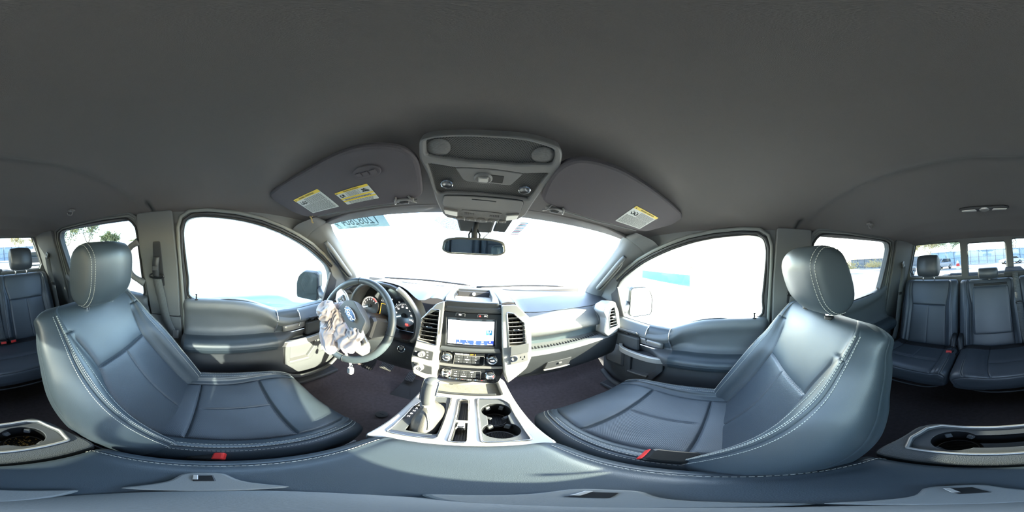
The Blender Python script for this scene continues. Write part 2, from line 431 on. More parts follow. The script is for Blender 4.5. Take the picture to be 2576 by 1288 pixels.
def zc(y): return float(np.interp(y, [-1.44, -1.3, -1.0, -.38, -.355, 0, .2, .3, .42, .5, .56], [.155, .205, .245, .262, .250, .250, .237, .216, .184, .163, .150]))
def ceil_z(x, y):
    q = abs(x)/.73; e = float(np.interp(y, [-1.44, -1.0, .2, .5], [.135, .15, .140, .126]))
    b = (zc(y)-e)*min(1, q)**5
    return zc(y)-b
ROOT = None
v = []; f = []; xs = np.linspace(-.74, .74, 61); ys = sorted(list(np.linspace(-1.44, .56, 90))+[-.372, -.366, -.360])
for y in ys:
    for x in xs: v.append((x, y+(.03*(x/.7)**2 if y < -.3 else 0)*(1 if y > -.5 else 0), ceil_z(x, y)))
n = len(xs)
for i in range(len(ys)-1):
    for j in range(n-1): f.append((i*n+j, i*n+j+1, (i+1)*n+j+1, (i+1)*n+j))
ceiling = mesh('ceiling', v, f, 'headliner'); tag(ceiling, 'dark woven headliner covering the cab roof', kind='structure')
# outer roof skin, keeps daylight out
f2 = [tuple(q) for q in f]; v2 = [(x*1.04, y+(.02 if y > .5 else 0), z+.030) for x, y, z in v]
mesh('trim_1', v2, f2, 'plastic_dark')
tag(D.objects['trim_1'], 'steel roof skin above the headliner', kind='structure')

for sx, side in ((-1, 'left'), (1, 'right')):
    wl = plate('wall_'+side, OUT, 'pillar', holes=[FW, RW], depth=.05, bevel=.004, fn=lambda p: sideF(sx, p.x, p.y, .027+p.z*.98))
    tag(wl, ('driver' if sx < 0 else 'passenger')+' side of the cab shell with its pillars and window openings', kind='structure')
    for W_, nm in ((FW, 'front'), (RW, 'rear')):
        loop = [sideF(sx, a, b, .002) for a, b in off2(W_, .002)]
        tube('window_seal', loop, .0065, 'rubber', wl, closed=True, n=6)
    # pale door-aperture weatherstrips, following the doors
    fo = [(-.19, -.95), (-.19, -.5), (-.183, -.25), (-.185, .0), (-.182, .09), (-.165, .135), (-.125, .158), (-.05, .160), (.08, .148), (.19, .128), (.29, .098), (.38, .064), (.47, .022), (.56, -.035), (.64, -.095)]
    tube('door_seal', [sideF(sx, a, b, -.010) for a, b in fo], .0085, 'seal', wl, n=8)
    tube('door_seal', [sideF(sx, a, b, -.004) for a, b in [(q[0]+(.012 if q[0] < 0 else 0), q[1]-.014) for q in fo]], .007, 'plastic_dark', wl, n=8)
    ro = [(-.375, -.30), (-.375, .10), (-.385, .150), (-.42, .176), (-.6, .182), (-1.0, .176), (-1.075, .155), (-1.10, .10), (-1.105, -.2), (-1.125, -.5), (-1.14, -.95)]
    tube('door_seal', [sideF(sx, a, b, -.008) for a, b in ro], .0085, 'pillar', wl, n=8)
    tube('door_seal', [sideF(sx, a, b, -.003) for a, b in [(q[0]+(.016 if q[0] < -.8 else 0), q[1]-.012) for q in ro]], .006, 'seal', wl, n=6)
    # B pillar cover, upper and lower, with the belt slider track
    F_ = lambda p: sideF(sx, p.x, p.y, -.014+p.z)
    bp = [(-.200, .165), (-.372, .165), (-.385, .0), (-.375, -.20), (-.372, -.385), (-.205, -.385), (-.196, -.1)]
    plate('pillar_cover', rpoly(bp, .012), 'pillar', wl, depth=.022, bevel=.005, fn=F_)
    plate('pillar_cover', rpoly([(-.203, -.390), (-.374, -.390), (-.385, -.98), (-.205, -.98)], .006), 'pillar', wl, depth=.03, bevel=.004, fn=F_)
    plate('belt_track', rpoly([(-.268, .030), (-.306, .030), (-.330, -.20), (-.268, -.20)], .01), 'plastic_dark', wl, depth=.026, bevel=.003, fn=F_)
    # C pillar cover
    plate('pillar_cover', rpoly([(-1.115, .168), (-1.44, .168), (-1.44, -.95), (-1.15, -.95), (-1.12, -.2)], .01), 'pillar', wl, depth=.03, bevel=.004, fn=F_)
    # grab handle on the rear edge of the B pillar, standing across the rear window
    gp = crpath([sideF(sx, -.385, .030, -.02), sideF(sx, -.432, .005, -.028), sideF(sx, -.462, -.035, -.030), sideF(sx, -.468, -.09, -.030), sideF(sx, -.448, -.150, -.028), sideF(sx, -.385, -.190, -.02)], 6)
    tube('grab_handle', gp, [.022, .020, .018]+[.0155]*(len(gp)-6)+[.018, .020, .022], 'pillar', wl, n=10, flat=.8)
    # A pillar cover with its grab handle
    tA = [sideF(sx, a, b, -.004) for a, b in [(.34, .085), (.43, .050), (.52, .004), (.61, -.055), (.70, -.12), (.77, -.19), (.83, -.26), (.9, -.33)]]
    tB = [Vector(p) for p in [(sx*.630, .42, .145), (sx*.640, .49, .130), (sx*.668, .545, .085), (sx*.695, .64, .008), (sx*.725, .76, -.085), (sx*.752, .86, -.160), (sx*.79, .945, -.222), (sx*.82, 1.0, -.30)]]
    net = []
    for p, q in zip(tA, tB):
        m1 = p.lerp(q, .33)+Vector((-sx*.020, -.018, .004)); m2 = p.lerp(q, .7)+Vector((-sx*.022, -.014, .002)); net.append([p, m1, m2, q, q+Vector((sx*.01, .03, 0))])
    sk_ = Skin(net, closed=False, du=.02, seams=[('u', 1.0, 0, 4, .002, .003)], flip=(sx > 0))
    tr = sk_.emit(None, lambda a, b: 0, {0: ('trim_%d' % (2 if sx < 0 else 3), 'pillar')})[0]
    tag(tr, 'moulded windscreen pillar cover on the %s side with its grab handle' % ('driver' if sx < 0 else 'passenger'), kind='structure')
    ins = [p.lerp(q, .48)+Vector((-sx*.020, -.020, 0)) for p, q in zip(tA, tB)]
    a0, a1 = ins[2].lerp(ins[3], .1), ins[5]
    rim = crpath([a0+Vector((-sx*.004, 0, 0)), a0.lerp(a1, .25)+Vector((-sx*.026, -.020, .004)), a0.lerp(a1, .6)+Vector((-sx*.030, -.024, .002)), a0.lerp(a1, .88)+Vector((-sx*.022, -.018, 0)), a1+Vector((0, .0, 0))], 6)
    tube('grab_handle', rim, [.011]*2+[.013]*(len(rim)-4)+[.011]*2, 'pillar', tr, n=10)
    lo_ = [p.lerp(q, .20)+Vector((-sx*.026, -.022, 0)) for p, q in zip(tA, tB)]
    tube('handle_rim', crpath([rim[2], lo_[3].lerp(ins[2], .3), lo_[3].lerp(lo_[4], .6), lo_[5].lerp(lo_[4], .4), lo_[5].lerp(ins[5], .25), rim[-3]], 6), .0065, 'seal', tr, n=8)
    e1 = ins[2].lerp(ins[3], .6); e2 = ins[5].lerp(ins[4], .2)
    tube('handle_recess', [e1.lerp(lo_[3], .4)+Vector((-sx*.004, -.003, 0)), e1.lerp(e2, .5).lerp(lo_[4], .45)+Vector((-sx*.006, -.005, 0)), e2.lerp(lo_[5], .4)+Vector((-sx*.004, -.003, 0))], [.010, .020, .012], 'plastic_dark', tr, n=8, flat=.45)
    # window glass
    for W_, gl, nm, lb in ((FW, 'side_glass', 'window_%d' % (2 if sx < 0 else 3), 'front %s door window'), (RW, 'privacy_glass', 'window_%d' % (4 if sx < 0 else 5), 'tinted rear %s door window')):
        g = plate(nm, off2(W_, .006), gl, depth=.004, bevel=0, fn=lambda p: sideF(sx, p.x, p.y, .022+p.z)); tag(g, lb % ('driver side' if sx < 0 else 'passenger side'), kind='structure')

# windscreen: curved sheet of glass
wt = [(-.66, .50, .124), (-.5, .51, .153), (-.25, .515, .160), (0, .518, .161), (.25, .515, .160), (.5, .51, .153), (.66, .50, .124)]
wb = [(-.86, .93, -.245), (-.62, 1.01, -.235), (-.3, 1.07, -.225), (0, 1.09, -.222), (.3, 1.07, -.225), (.62, 1.01, -.235), (.86, .93, -.245)]
net = [[Vector(a).lerp(Vector(b), t)+Vector((0, .018, .018))*math.sin(t*PI) for a, b in zip(wt, wb)] for t in (0, .33, .66, 1)]
WSN = net
g = Skin(net, closed=False, du=.06).emit(None, lambda a, b: 0, {0: ('window_1', 'windshield_glass')})[0]; tag(g, 'large raked windscreen over the dashboard', kind='structure')
ws_pt = lambda x, t: Vector(np.einsum('i,ijk,j->k', wts([t*3], 4, False)[0], np.array([[tuple(q) for q in r] for r in net]), wts([3+x/.25*1.0 if abs(x) < .25 else 3+math.copysign(1+(abs(x)-.25)/.25, x)], 7, False)[0]))
# header trim strip along the top of the windscreen
tube('trim_4', [Vector(p)+Vector((0, -.008, .010)) for p in wt], .011, 'headliner', n=10, flat=.7); tag(D.objects['trim_4'], 'padded roof edge along the top of the windscreen', kind='structure')
tube('trim_5', [Vector(p)+Vector((0, -.015, .005)) for p in wb], .008, 'rubber', n=6); tag(D.objects['trim_5'], 'black rubber edge along the foot of the windscreen', kind='structure')

# back wall with its three-pane window
BW = [[(-.715, -.165), (-.735, -.12), (-.655, .138), (-.64, .146), (-.235, .146), (-.225, .138), (-.232, -.165)],
      [(-.172, -.165), (-.168, .112), (-.155, .126), (.155, .126), (.172, .112), (.172, -.165)],
      [(.232, -.165), (.232, .128), (.245, .146), (.655, .146), (.668, .138), (.735, -.12), (.725, -.165)]]
Frear = frame((0, -1.43, 0), (1, 0, 0), (0, 0, 1))
wr = plate('wall_rear', [(-1.05, -1.04), (1.05, -1.04), (.70, .20), (-.70, .20)], 'pillar', F=Frear, holes=BW, depth=.03, bevel=.004); tag(wr, 'back wall of the cab with the sliding rear window', kind='structure')
for i, W_ in enumerate(BW):
    tube('window_seal', [Frear @ Vector((a, b, .012)) for a, b in W_], .006, 'rubber' if i != 1 else 'plastic_dark', wr, closed=True, n=6)
    g = plate('window_%d' % (6+i), off2(W_, .006), 'privacy_glass', F=Frear, depth=.004, bevel=0, z=-.004)
    tag(g, ['driver side pane of the tinted back window', 'middle sliding pane of the tinted back window', 'passenger side pane of the tinted back window'][i], kind='structure')
box('window_latch', (.205, -.12, .028), (.045, .075, .022), 'plastic', wr, Frear, .01)
box('window_rail', (0, .150, .012), (1.24, .018, .018), 'plastic', wr, Frear, .004)

# floor, tunnel and firewall
v = []; f = []; xs = np.linspace(-.98, .98, 57); ys = np.linspace(-1.43, 1.28, 70)
def floor_z(x, y):
    z = -1.0+.10*math.exp(-(x/.16)**4)*(1 if y > -.2 else .25); z += .02*(abs(x) > .72)
    if y > .93: z += (y-.93)*1.05
    return z+.006*noise.noise(Vector((x*6, y*6, 0)))
for y in ys:
    for x in xs: v.append((x, y, floor_z(x, y)))
n = len(xs)
for i in range(len(ys)-1):
    for j in range(n-1): f.append((i*n+j, i*n+j+1, (i+1)*n+j+1, (i+1)*n+j))
fl = mesh('floor', v, f, 'carpet'); tag(fl, 'black carpeted cab floor with the centre tunnel', kind='structure')
plate('wall_front', [(-1.0, -1.05), (1.0, -1.05), (.92, -.25), (-.92, -.25)], 'plastic_dark', F=frame((0, 1.24, 0), (1, 0, 0), (0, 0, 1)), depth=.02); tag(D.objects['wall_front'], 'dark firewall ahead of the footwells', kind='structure')

# ------------------------------------------------------------------ door linings
def door_panel(sx, front, num):
    S = 'driver' if sx < 0 else 'passenger'
    d = tag(empty('door_%d' % num, (sx*.8, .2 if front else -.75, -.9)), '%s %s door with moulded dark lining' % ('front' if front else 'rear', S+' side'), kind='structure')
    if front: cols = [-.185, -.165, -.10, .02, .14, .24, .31, .42, .55, .66, .74]; sill = lambda y: float(np.interp(y, [-.2, .05, .14, .24, .315, .42, .6, .75], [-.272, -.278, -.293, -.330, -.362, -.374, -.362, -.352]))
    else: cols = [-1.13, -1.10, -1.02, -.92, -.80, -.70, -.60, -.50, -.41, -.385]; sill = lambda y: float(np.interp(y, [-1.14, -1.06, -1.0, -.9, -.7, -.4], [-.17, -.19, -.235, -.248, -.268, -.278]))
    net = []
    for y in cols:
        s = sill(y); arm = 1.0 if (front and y < .32) or (not front) else 0.0
        if front and y > .5: arm = 0
        e = .02 if y in (cols[0], cols[-1]) else 0
        bul = .030 if (front and y >= .31) else 0        # the switch console stands proud ahead of the armrest
        A = .445 if front else .47
        pts = [(.835, s+.004), (.812, s+.003), (.793, s-.010), (.787-bul, s-.045), (.806-bul, max(s-.09, -.44)), (.812-bul*.8, min(-.445, s-.11)),
               (.800-.012*arm-bul*.5, -.478), (.745+.05*(1-arm)-bul, -.488), (.716+.07*(1-arm)-bul*.3, -.512), (.724+.065*(1-arm), -.560), (.752+.035*(1-arm), -.580), (.775, -.600), (.772, -.70), (.772, -.80), (.80, -.90), (.84, -.95)]
        net.append([(sx*(p+e), y, z) for p, z in pts])
    sk = Skin(net, closed=False, du=.018, seams=[('v', 8.4, 0, 6 if front else 9, .0015, .002)], flip=(sx > 0))
    def reg(u, v_): return 'a' if 6.0 < v_ < 9.6 and (u < 5.6 if front else True) and u > 1 else ('u' if v_ <= 6.0 else 'l')
    o = sk.emit(d, reg, {'a': ('armrest', 'leather'), 'u': ('door_lining', 'door_upper'), 'l': ('lower_lining', 'plastic')})
    mb = MB(); P, N = sk.line('v', 8.15, 1.2, 5.5 if front else 8); dashes(mb, P, N); mb.build('stitching', 'stitch', d, kind='stuff')
    # pull strip cap with bright edges
    ys_ = (.295, .425) if front else (-.62, -.50)
    for yy in ys_:
        s = sill(yy); c = crpath([(sx*.802, yy, s+.010), (sx*.782, yy, s+.004), (sx*.766, yy+.004, s-.028), (sx*.763, yy, s-.065), (sx*.776, yy-.008, s-.108), (sx*.79, yy-.014, s-.14)], 5)
        tube('accent_strip', c, [.0038]*len(c), 'chrome', d, n=6)
    s = sill(sum(ys_)/2)
    nn = []
    for yy in (ys_[0], ys_[0]*.5+ys_[1]*.5, ys_[1]): nn.append([(sx*.812, yy, s+.012), (sx*.790, yy, s+.004), (sx*.775, yy, s-.028), (sx*.772, yy, s-.065), (sx*.785, yy, s-.105), (sx*.80, yy, s-.14)])
    Skin(nn, closed=False, du=.02, flip=(sx > 0)).emit(d, lambda a, b: 0, {0: ('sill_cap', 'leather')})
    # lock pin
    yl = -.115 if front else -1.0
    Fp = frame((sx*.808, yl, sill(yl)), (1, 0, 0), (0, 1, 0))
    lathe('lock_pin', [(.009, -.002), (.009, .004), (.004, .006), (.0035, .022), (.0055, .024), (.0055, .031), (0, .033)], Fp, 'plastic_black', d, n=12)
    if front:
        # satin pull handle, its recess, switch plate, pocket and speaker
        hp_ = [(sx*.722, .305, -.527), (sx*.705, .36, -.525), (sx*.700, .45, -.520), (sx*.705, .535, -.512), (sx*.735, .565, -.508)]
        v, f = tubevf(crpath(hp_, 5), .024, n=4, flat=.55, up=(0, 0, 1)); hd = mesh('pull_handle', v, f, 'silver', d, False)
        bvv = hd.modifiers.new('b', 'BEVEL'); bvv.width = .003; bvv.segments = 2
        v, f = tubevf(crpath([(sx*.775, .33, -.462), (sx*.772, .42, -.455), (sx*.778, .50, -.450)], 4), [.022]*9, n=10, flat=.35, up=(0, 0, 1)); mesh('release_recess', v, f, 'silver_dark', d)
        v, f = tubevf(crpath([(sx*.766, .335, -.486), (sx*.762, .40, -.482), (sx*.766, .48, -.478)], 4), .005, n=8); mesh('door_handle', v, f, 'chrome', d)
        Fs = frame((sx*.757, .53, -.416), (0, sx*-1, .0), (-sx*.75, 0, .66))
        box('switch_panel', (0, 0, 0), (.13, .07, .012), 'plastic', d, Fs, .004)
        nsw = 4 if sx < 0 else 1
        for i in range(nsw):
            px = (-.03 if i % 2 else .012) if nsw > 1 else 0; py = (.014 if i < 2 else -.014) if nsw > 1 else 0
            box('window_switch', (px-.01, py, .009), (.024, .018, .008), 'plastic_black', d, Fs, .003)
        # switch block front face below
        box('switch_block', (sx*.772, .545, -.478), (.05, .17, .09), 'plastic', d, None, .01)
        F1 = frame((sx*.768, .44, -.62), (0, -sx, 0), (0, 0, 1))
        po = [(-.075, -.075), (.025, -.075), (.085, .01), (.085, .07), (-.075, .07)] if True else 0
        if sx < 0: po = [(-x, y) for x, y in po][::-1]; po = [(-a, b) for a, b in po][::-1]
        plate('door_pocket', rpoly([(-.10, -.11), (.06, -.11), (.12, -.01), (.12, .09), (-.10, .09)], .008), 'plastic', d, F=F1, holes=[rpoly([(-.07, -.075), (.035, -.075), (.085, .0), (.085, .06), (-.07, .06)], .006)], depth=.03, bevel=.004)
        box('pocket_liner', (0, -.01, -.012), (.18, .14, .004), 'plastic_dark', d, F1, .001)
        box('pocket_shelf', (-.02, -.078, .004), (.12, .012, .05), 'silver_dark', d, F1, .003)
        F2 = frame((sx*.775, .635, -.61), (0, -sx, 0), (0, 0, 1))
        box('speaker_panel', (0, 0, 0), (.14, .19, .02), 'plastic', d, F2, .01)
        box('speaker_grille', (0, 0, .009), (.11, .155, .006), 'overhead_grid', d, F2, .004)
        # map pocket and foot of the door
        rp = crpath([(sx*.745, .33, -.80), (sx*.735, .42, -.845), (sx*.74, .60, -.85), (sx*.76, .72, -.80)], 5); tube('map_pocket', rp, .018, 'plastic', d, n=10, flat=.7)
        # mirror sail trim at the front corner of the glass
        plate('mirror_cover', rpoly([(.62, -.352), (.70, -.352), (.70, -.20), (.66, -.17), (.638, -.145)], .006), 'plastic_dark', d, depth=.02, bevel=.004, fn=lambda p: sideF(sx, p.x, p.y, -.006+p.z))
    # scuffed kick/sill strip at the bottom
    box('step_strip', (sx*.80, .25 if front else -.75, -.955), (.10, .95 if front else .7, .03), 'plastic', d, None, .01)
    return d
door_panel(-1, True, 1); door_panel(1, True, 2); door_panel(-1, False, 3); door_panel(1, False, 4)
# ------------------------------------------------------------------ seats
def pad_net(rings, O, X, T, W_):
    """rings of (t, c, wc, s2, w2, H, D, k): panel edge, bolster crest, half width, depth and end rounding"""
    O, X, T, W_ = map(Vector, (O, X, T, W_)); net = []
    for t, c, wc, s2, w2, H, D_, k in rings:
        half = [(0, wc*.6+.002), (c, wc), ((c+s2)/2, (wc*.35+w2*.75)), (s2, w2), (H, w2*.35-.022), (H*.985, -D_*.62), (H*.86, -D_), (0, -D_*1.04)]
        loop = half+[(-a, b) for a, b in half[-2:0:-1]]; wm = -D_*.5
        net.append([tuple(O+X*(a*(1-(1-k)*.14))+T*t+W_*(wm+(b-wm)*k)) for a, b in loop])
    return net
def headrest(parent, c, w, h, d, tilt, stitch=(2, 5), name='headrest', m='leather', flatback=False):
    """rings run across the seat; c centre, tilt leans the top forward (radians)"""
    prof = [(-.012, .50), (.26, .46), (.47, .30), (.52, .0), (.46, -.28), (.22, -.48), (-.15, -.50), (-.42, -.36), (-.50, 0), (-.40, .36)]
    ks = [(-.500, .60), (-.485, .84), (-.44, .965), (-.30, 1.0), (0, 1.03), (.30, 1.0), (.44, .965), (.485, .84), (.500, .60)]
    net = []
    for x, k in ks:
        r = []
        for a, b in prof:
            Y = a*d*k; Z = b*h*(k if abs(x) < .46 else k*.98); y2 = Y*math.cos(tilt)+Z*math.sin(tilt); z2 = Z*math.cos(tilt)-Y*math.sin(tilt)
            r.append((c[0]+x*w, c[1]+y2-.02*(abs(x)*2)**2*d/.1, c[2]+z2))
        net.append(r)
    seams = [('u', q, -1, 11, .0022, .0022) for q in stitch]
    sk = Skin(net, closed=True, du=.010, seams=seams, cap0=True, cap1=True)
    hr = sk.emit(parent, lambda u, v: 0, {0: (name, m)})[0]
    if stitch:
        mb = MB()
        for q in stitch:
            for o in (-.0055, .0055):
                P, N = sk.line('u', q, -1.6, 5.6, o, n=200); dashes(mb, P, N)
        mb.build('stitching', 'stitch', hr, kind='stuff')
    return hr
def stitchrow(sk, mb, at, lo, hi, offs, axis='v'):
    for o in offs: P, N = sk.line(axis, at, lo, hi, o, n=240); dashes(mb, P, N)
def front_seat(name, label, ox, oy, oz, lean, sx, hr_c, hr_tilt, hr_h):
    s = thing(name, label, 'seat', (ox, oy, -.98))
    a = R(lean); X = (1, 0, 0); T = (0, -math.sin(a), math.cos(a)); W_ = (0, math.cos(a), math.sin(a)); O = (ox, oy, oz)
    rg = [(-.085, .140, -.006, .190, .020, .215, .10, .55), (-.06, .142, .0, .196, .030, .232, .11, .85), (0, .145, .0, .202, .046, .248, .12, 1), (.10, .147, .0, .206, .056, .258, .120, 1), (.20, .143, .0, .209, .056, .261, .120, 1),
          (.27, .135, .002, .209, .052, .260, .116, 1), (.335, .124, .004, .206, .044, .255, .112, 1), (.39, .130, .005, .200, .032, .247, .106, 1), (.455, .146, .004, .194, .022, .239, .100, 1), (.505, .156, .002, .190, .012, .230, .095, .97),
          (.540, .158, .0, .188, .006, .232, .095, .86), (.558, .152, -.002, .178, .0, .218, .09, .62), (.566, .142, -.002, .168, -.001, .200, .09, .30)]
    sm = [('v', 1, 0, 8, .006, .0035), ('v', 13, 0, 8, .006, .0035), ('v', 0, 0, 6, .004, .003), ('u', 6, -1, 1, .007, .004),
          ('v', 3, 0, 10, .003, .0022), ('v', 11, 0, 10, .003, .0022), ('u', 8.4, 1, 3, .003, .0025), ('u', 8.4, 11, 13, .003, .0025), ('v', 4.7, 0, 10, .002, .002), ('v', 9.3, 0, 10, .002, .002)]
    sk = Skin(pad_net(rg, O, X, T, W_), du=.011, seams=sm, cap0=True, cap1=True, jitter=.0015)
    def reg(u, v):
        v = v % 14
        if v < 1 or v > 13: return 'ins' if u < 6 else 'up'
        if (v < 3 or v > 11): return ('up' if u > 8.4 else ('bl' if v < 3 else 'br'))
        return 'sh'
    o = sk.emit(s, reg, {'ins': ('backrest_insert', 'leather_insert'), 'up': ('backrest_panel', 'leather'), 'bl': ('backrest_bolster', 'leather'), 'br': ('backrest_bolster', 'leather'), 'sh': ('backrest', 'leather')})
    mb = MB(); stitchrow(sk, mb, 3, .5, 9.8, (-.0065, .0065)); stitchrow(sk, mb, 11, .5, 9.8, (-.0065, .0065)); stitchrow(sk, mb, 2.25, .6, 7.6, (0,)); stitchrow(sk, mb, 11.75, .6, 7.6, (0,)); stitchrow(sk, mb, 3.0, .5, 9.8, (-.0105,)); stitchrow(sk, mb, 11.0, .5, 9.8, (.0105,))
    # cushion: rings run forward
    cg = [(-.13, .145, -.004, .20, .015, .235, .12, .7), (-.06, .150, .0, .205, .028, .240, .13, 1), (.035, .152, .002, .206, .030, .242, .13, 1), (.12, .156, .0, .208, .028, .243, .13, 1), (.20, .162, .002, .208, .024, .242, .13, 1),
          (.262, .166, .006, .208, .020, .240, .13, 1), (.33, .165, .007, .204, .014, .236, .125, 1), (.375, .160, .001, .198, .004, .230, .12, .95), (.402, .155, -.004, .19, -.002, .222, .12, .80), (.416, .15, -.006, .18, -.005, .208, .115, .52), (.420, .14, -.006, .165, -.006, .19, .11, .2)]
    sm = [('v', 1, 1, 8, .006, .0035), ('v', 13, 1, 8, .006, .0035), ('v', 0, 2.3, 5, .004, .003), ('u', 5, -1, 1, .007, .004), ('u', 2.1, -1, 1, .005, .0035), ('v', 3, 0, 8.3, .003, .0022), ('v', 11, 0, 8.3, .003, .0022), ('v', 4.4, 0, 10, .002, .002), ('v', 9.6, 0, 10, .002, .002)]
    sk = Skin(pad_net(cg, (ox, oy, oz+.004), (-1, 0, 0), (0, 1, 0.0), (0, 0, 1)), du=.011, seams=sm, cap0=True, cap1=True, jitter=.003)
    def reg2(u, v):
        v = v % 14
        if v < 1 or v > 13: return 'n' if u > 5 else ('ins' if u > 2.1 else 'r')
        if v < 3 or v > 11: return 'bl' if v < 7 else 'br'
        return 'sh'
    sk.emit(s, reg2, {'ins': ('cushion_insert', 'leather_insert'), 'n': ('cushion_front', 'leather'), 'r': ('cushion_rear', 'leather_insert'), 'bl': ('cushion_bolster', 'leather'), 'br': ('cushion_bolster', 'leather'), 'sh': ('cushion', 'leather')})
    for q, g in ((3, (-.0065, .0065)), (11, (-.0065, .0065)), (2.3, (0,)), (11.7, (0,))): stitchrow(sk, mb, q, 1.2, 8.3 if q in (3, 11) else 6.3, g)
    mb.build('stitching', 'stitch', s, kind='stuff')
    hr = headrest(s, hr_c, .236, hr_h, .104, hr_tilt, (1.85, 6.15))
    for dx in (-.065, .065):
        tube('headrest_post', [(ox+dx, hr_c[1]-.012, hr_c[2]-.06), (ox+dx, hr_c[1]-.035, hr_c[2]-.16)], .0065, 'chrome', s, n=10)
        lathe('post_sleeve', [(.013, -.004), (.014, .004), (.010, .008)], frame((ox+dx, hr_c[1]-.024, hr_c[2]-.105), (1, 0, 0), (0, 1, .2)), 'plastic_black', s, n=16)
    # base, rails, side shield and recliner hardware
    box('seat_base', (ox, oy+.14, oz-.20), (.36, .46, .13), 'plastic_dark', s, None, .02)
    box('side_shield', (ox-sx*-.248, oy+.10, oz-.085), (.035, .46, .09), 'plastic_dark', s, None, .012)
    for dx in (-.17, .17): box('seat_rail', (ox+dx, oy+.12, oz-.30), (.045, .62, .05), 'silver_dark', s, None, .006)
    tube('recliner_bracket', [(ox+sx*.215, oy+.05, oz-.035), (ox+sx*.235, oy-.01, oz-.015), (ox+sx*.232, oy-.06, oz+.03)], .013, 'silver_dark', s, n=8, flat=.45)
    return s
front_seat('driver_seat', 'black leather front seat behind the steering wheel, contrast stitched', -.418, -.110, -.648, 31, -1, (-.430, -.354, -.080), R(7), .205)
front_seat('passenger_seat', 'black leather front seat facing the glovebox side of the dashboard, contrast stitched', .420, .020, -.632, 27, 1, (.420, -.214, -.042), R(17), .182)

def rear_back(parent, cx, hw, y0, z0, lean, top, seams=True, name='backrest', armrest=None):
    a = R(lean); T = (0, -math.sin(a), math.cos(a)); W_ = (0, math.cos(a), math.sin(a)); c0 = hw*.62
    k_ = [(-.04, .7), (0, 1), (.10, 1), (.22, 1), (.315, 1), (.40, 1), (top-.06, 1), (top-.02, .93), (top, .68), (top+.008, .30)]; rg = []
    for i, (t, k) in enumerate(k_):
        c = c0*float(np.interp(t, [0, .315, .42, top], [1.0, .98, 1.12, 1.16])); rg.append((t, c, .0, hw*.82, .026*min(1, k)*float(np.interp(t, [.3, top], [1, .25])), hw, .10, k))
    sm = [('v', 1, 0, 8.6, .005, .003), ('v', 13, 0, 8.6, .005, .003), ('v', 3, 0, 7.5, .002, .002), ('v', 11, 0, 7.5, .002, .002)]
    if seams: sm += [('v', 0, 0, 4, .003, .0025), ('u', 4, -1, 1, .005, .003)]
    sk = Skin(pad_net(rg, (cx, y0, z0), (1, 0, 0), T, W_), du=.014, seams=sm, cap0=True, cap1=True)
    def reg(u, v):
        v = v % 14
        if v < 1 or v > 13: return ('ins' if u < 4 else 'up') if seams else 'up'
        return 's' if v < 7 else 's2'
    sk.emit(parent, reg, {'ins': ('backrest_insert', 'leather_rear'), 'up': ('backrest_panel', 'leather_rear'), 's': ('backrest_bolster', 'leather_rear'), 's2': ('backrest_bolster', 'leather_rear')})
    return T, W_
def rear_cushion(parent, cx, hw, y0, z0, ln, cfrac=.66, split=True, front_h=.13):
    c = hw*cfrac; k_ = [(-.02, .7), (.03, 1), (.12, 1), (.22, 1), (ln*.66, 1), (ln-.06, 1), (ln-.018, .92), (ln, .70), (ln+.006, .3)]; rg = []
    for i, (t, k) in enumerate(k_): rg.append((t, c*float(np.interp(t, [0, .2, ln], [.92, 1, 1.0])), .004*(t > .2), hw*.88, .014, hw, front_h, k))
    sm = [('v', 1, 0, 7, .005, .003), ('v', 13, 0, 7, .005, .003), ('u', 4, -1, 1, .005, .0035), ('v', 3, 1, 7, .002, .002), ('v', 11, 1, 7, .002, .002), ('u', 1.5, -3, 3, .003, .003), ('u', 7.2, -5, 5, .003, .003)]
    if split: sm.append(('v', 0, 1.5, 4, .003, .0025))
    sk = Skin(pad_net(rg, (cx, y0, z0), (-1, 0, 0), (0, 1, .035), (0, -.035, 1)), du=.014, seams=sm, cap0=True, cap1=True)
    def reg(u, v):
        v = v % 14
        if v < 1 or v > 13: return 'r' if u < 1.5 else ('ins' if u < 4 else 'n')
        return (('s' if v < 3 else 's2') if v < 3 or v > 11 else 'sh') if u > 1.5 else 'r'
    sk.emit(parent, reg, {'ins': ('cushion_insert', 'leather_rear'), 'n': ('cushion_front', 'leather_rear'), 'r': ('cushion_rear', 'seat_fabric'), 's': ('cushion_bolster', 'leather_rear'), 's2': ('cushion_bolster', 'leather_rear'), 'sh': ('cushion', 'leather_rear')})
    mb = MB(); stitchrow(sk, mb, 3, 3, 6.8, (-.005, .005)); stitchrow(sk, mb, 11, 3, 6.8, (-.005, .005)); mb.build('stitching', 'stitch', parent, kind='stuff')
    tube('cushion_piping', crpath([(cx-hw*.93, y0+ln-.05, z0-front_h+.012), (cx-hw*.6, y0+ln-.005, z0-front_h-.002), (cx, y0+ln+.002, z0-front_h-.004), (cx+hw*.6, y0+ln-.005, z0-front_h-.002), (cx+hw*.93, y0+ln-.05, z0-front_h+.012)], 5), .006, 'seal' if False else 'plastic', parent, n=6)
RY, RZ = -1.10, -.665
rs = thing('back_seat', 'narrow dark leather rear seat beside the passenger side rear door', 'seat', (.48, RY, -.98))
rear_back(rs, .475, .232, RY, RZ, 19, .520)
rear_cushion(rs, .462, .238, RY+.01, RZ+.004, .36)
headrest(rs, (.490, RY-.175, -.055), .185, .180, .10, R(-12), (), m='leather_rear')
for dx in (-.05, .05): tube('headrest_post', [(.49+dx, RY-.185, -.12), (.49+dx, RY-.18, -.20)], .006, 'chrome', rs, n=8)
rb = thing('bench_seat', 'wide dark leather rear bench with folding centre armrest behind the driver', 'seat', (-.24, RY, -.98))
rear_back(rb, -.475, .232, RY, RZ, 19, .520)
T, W_ = rear_back(rb, -.010, .236, RY, RZ, 19, .515, seams=False)
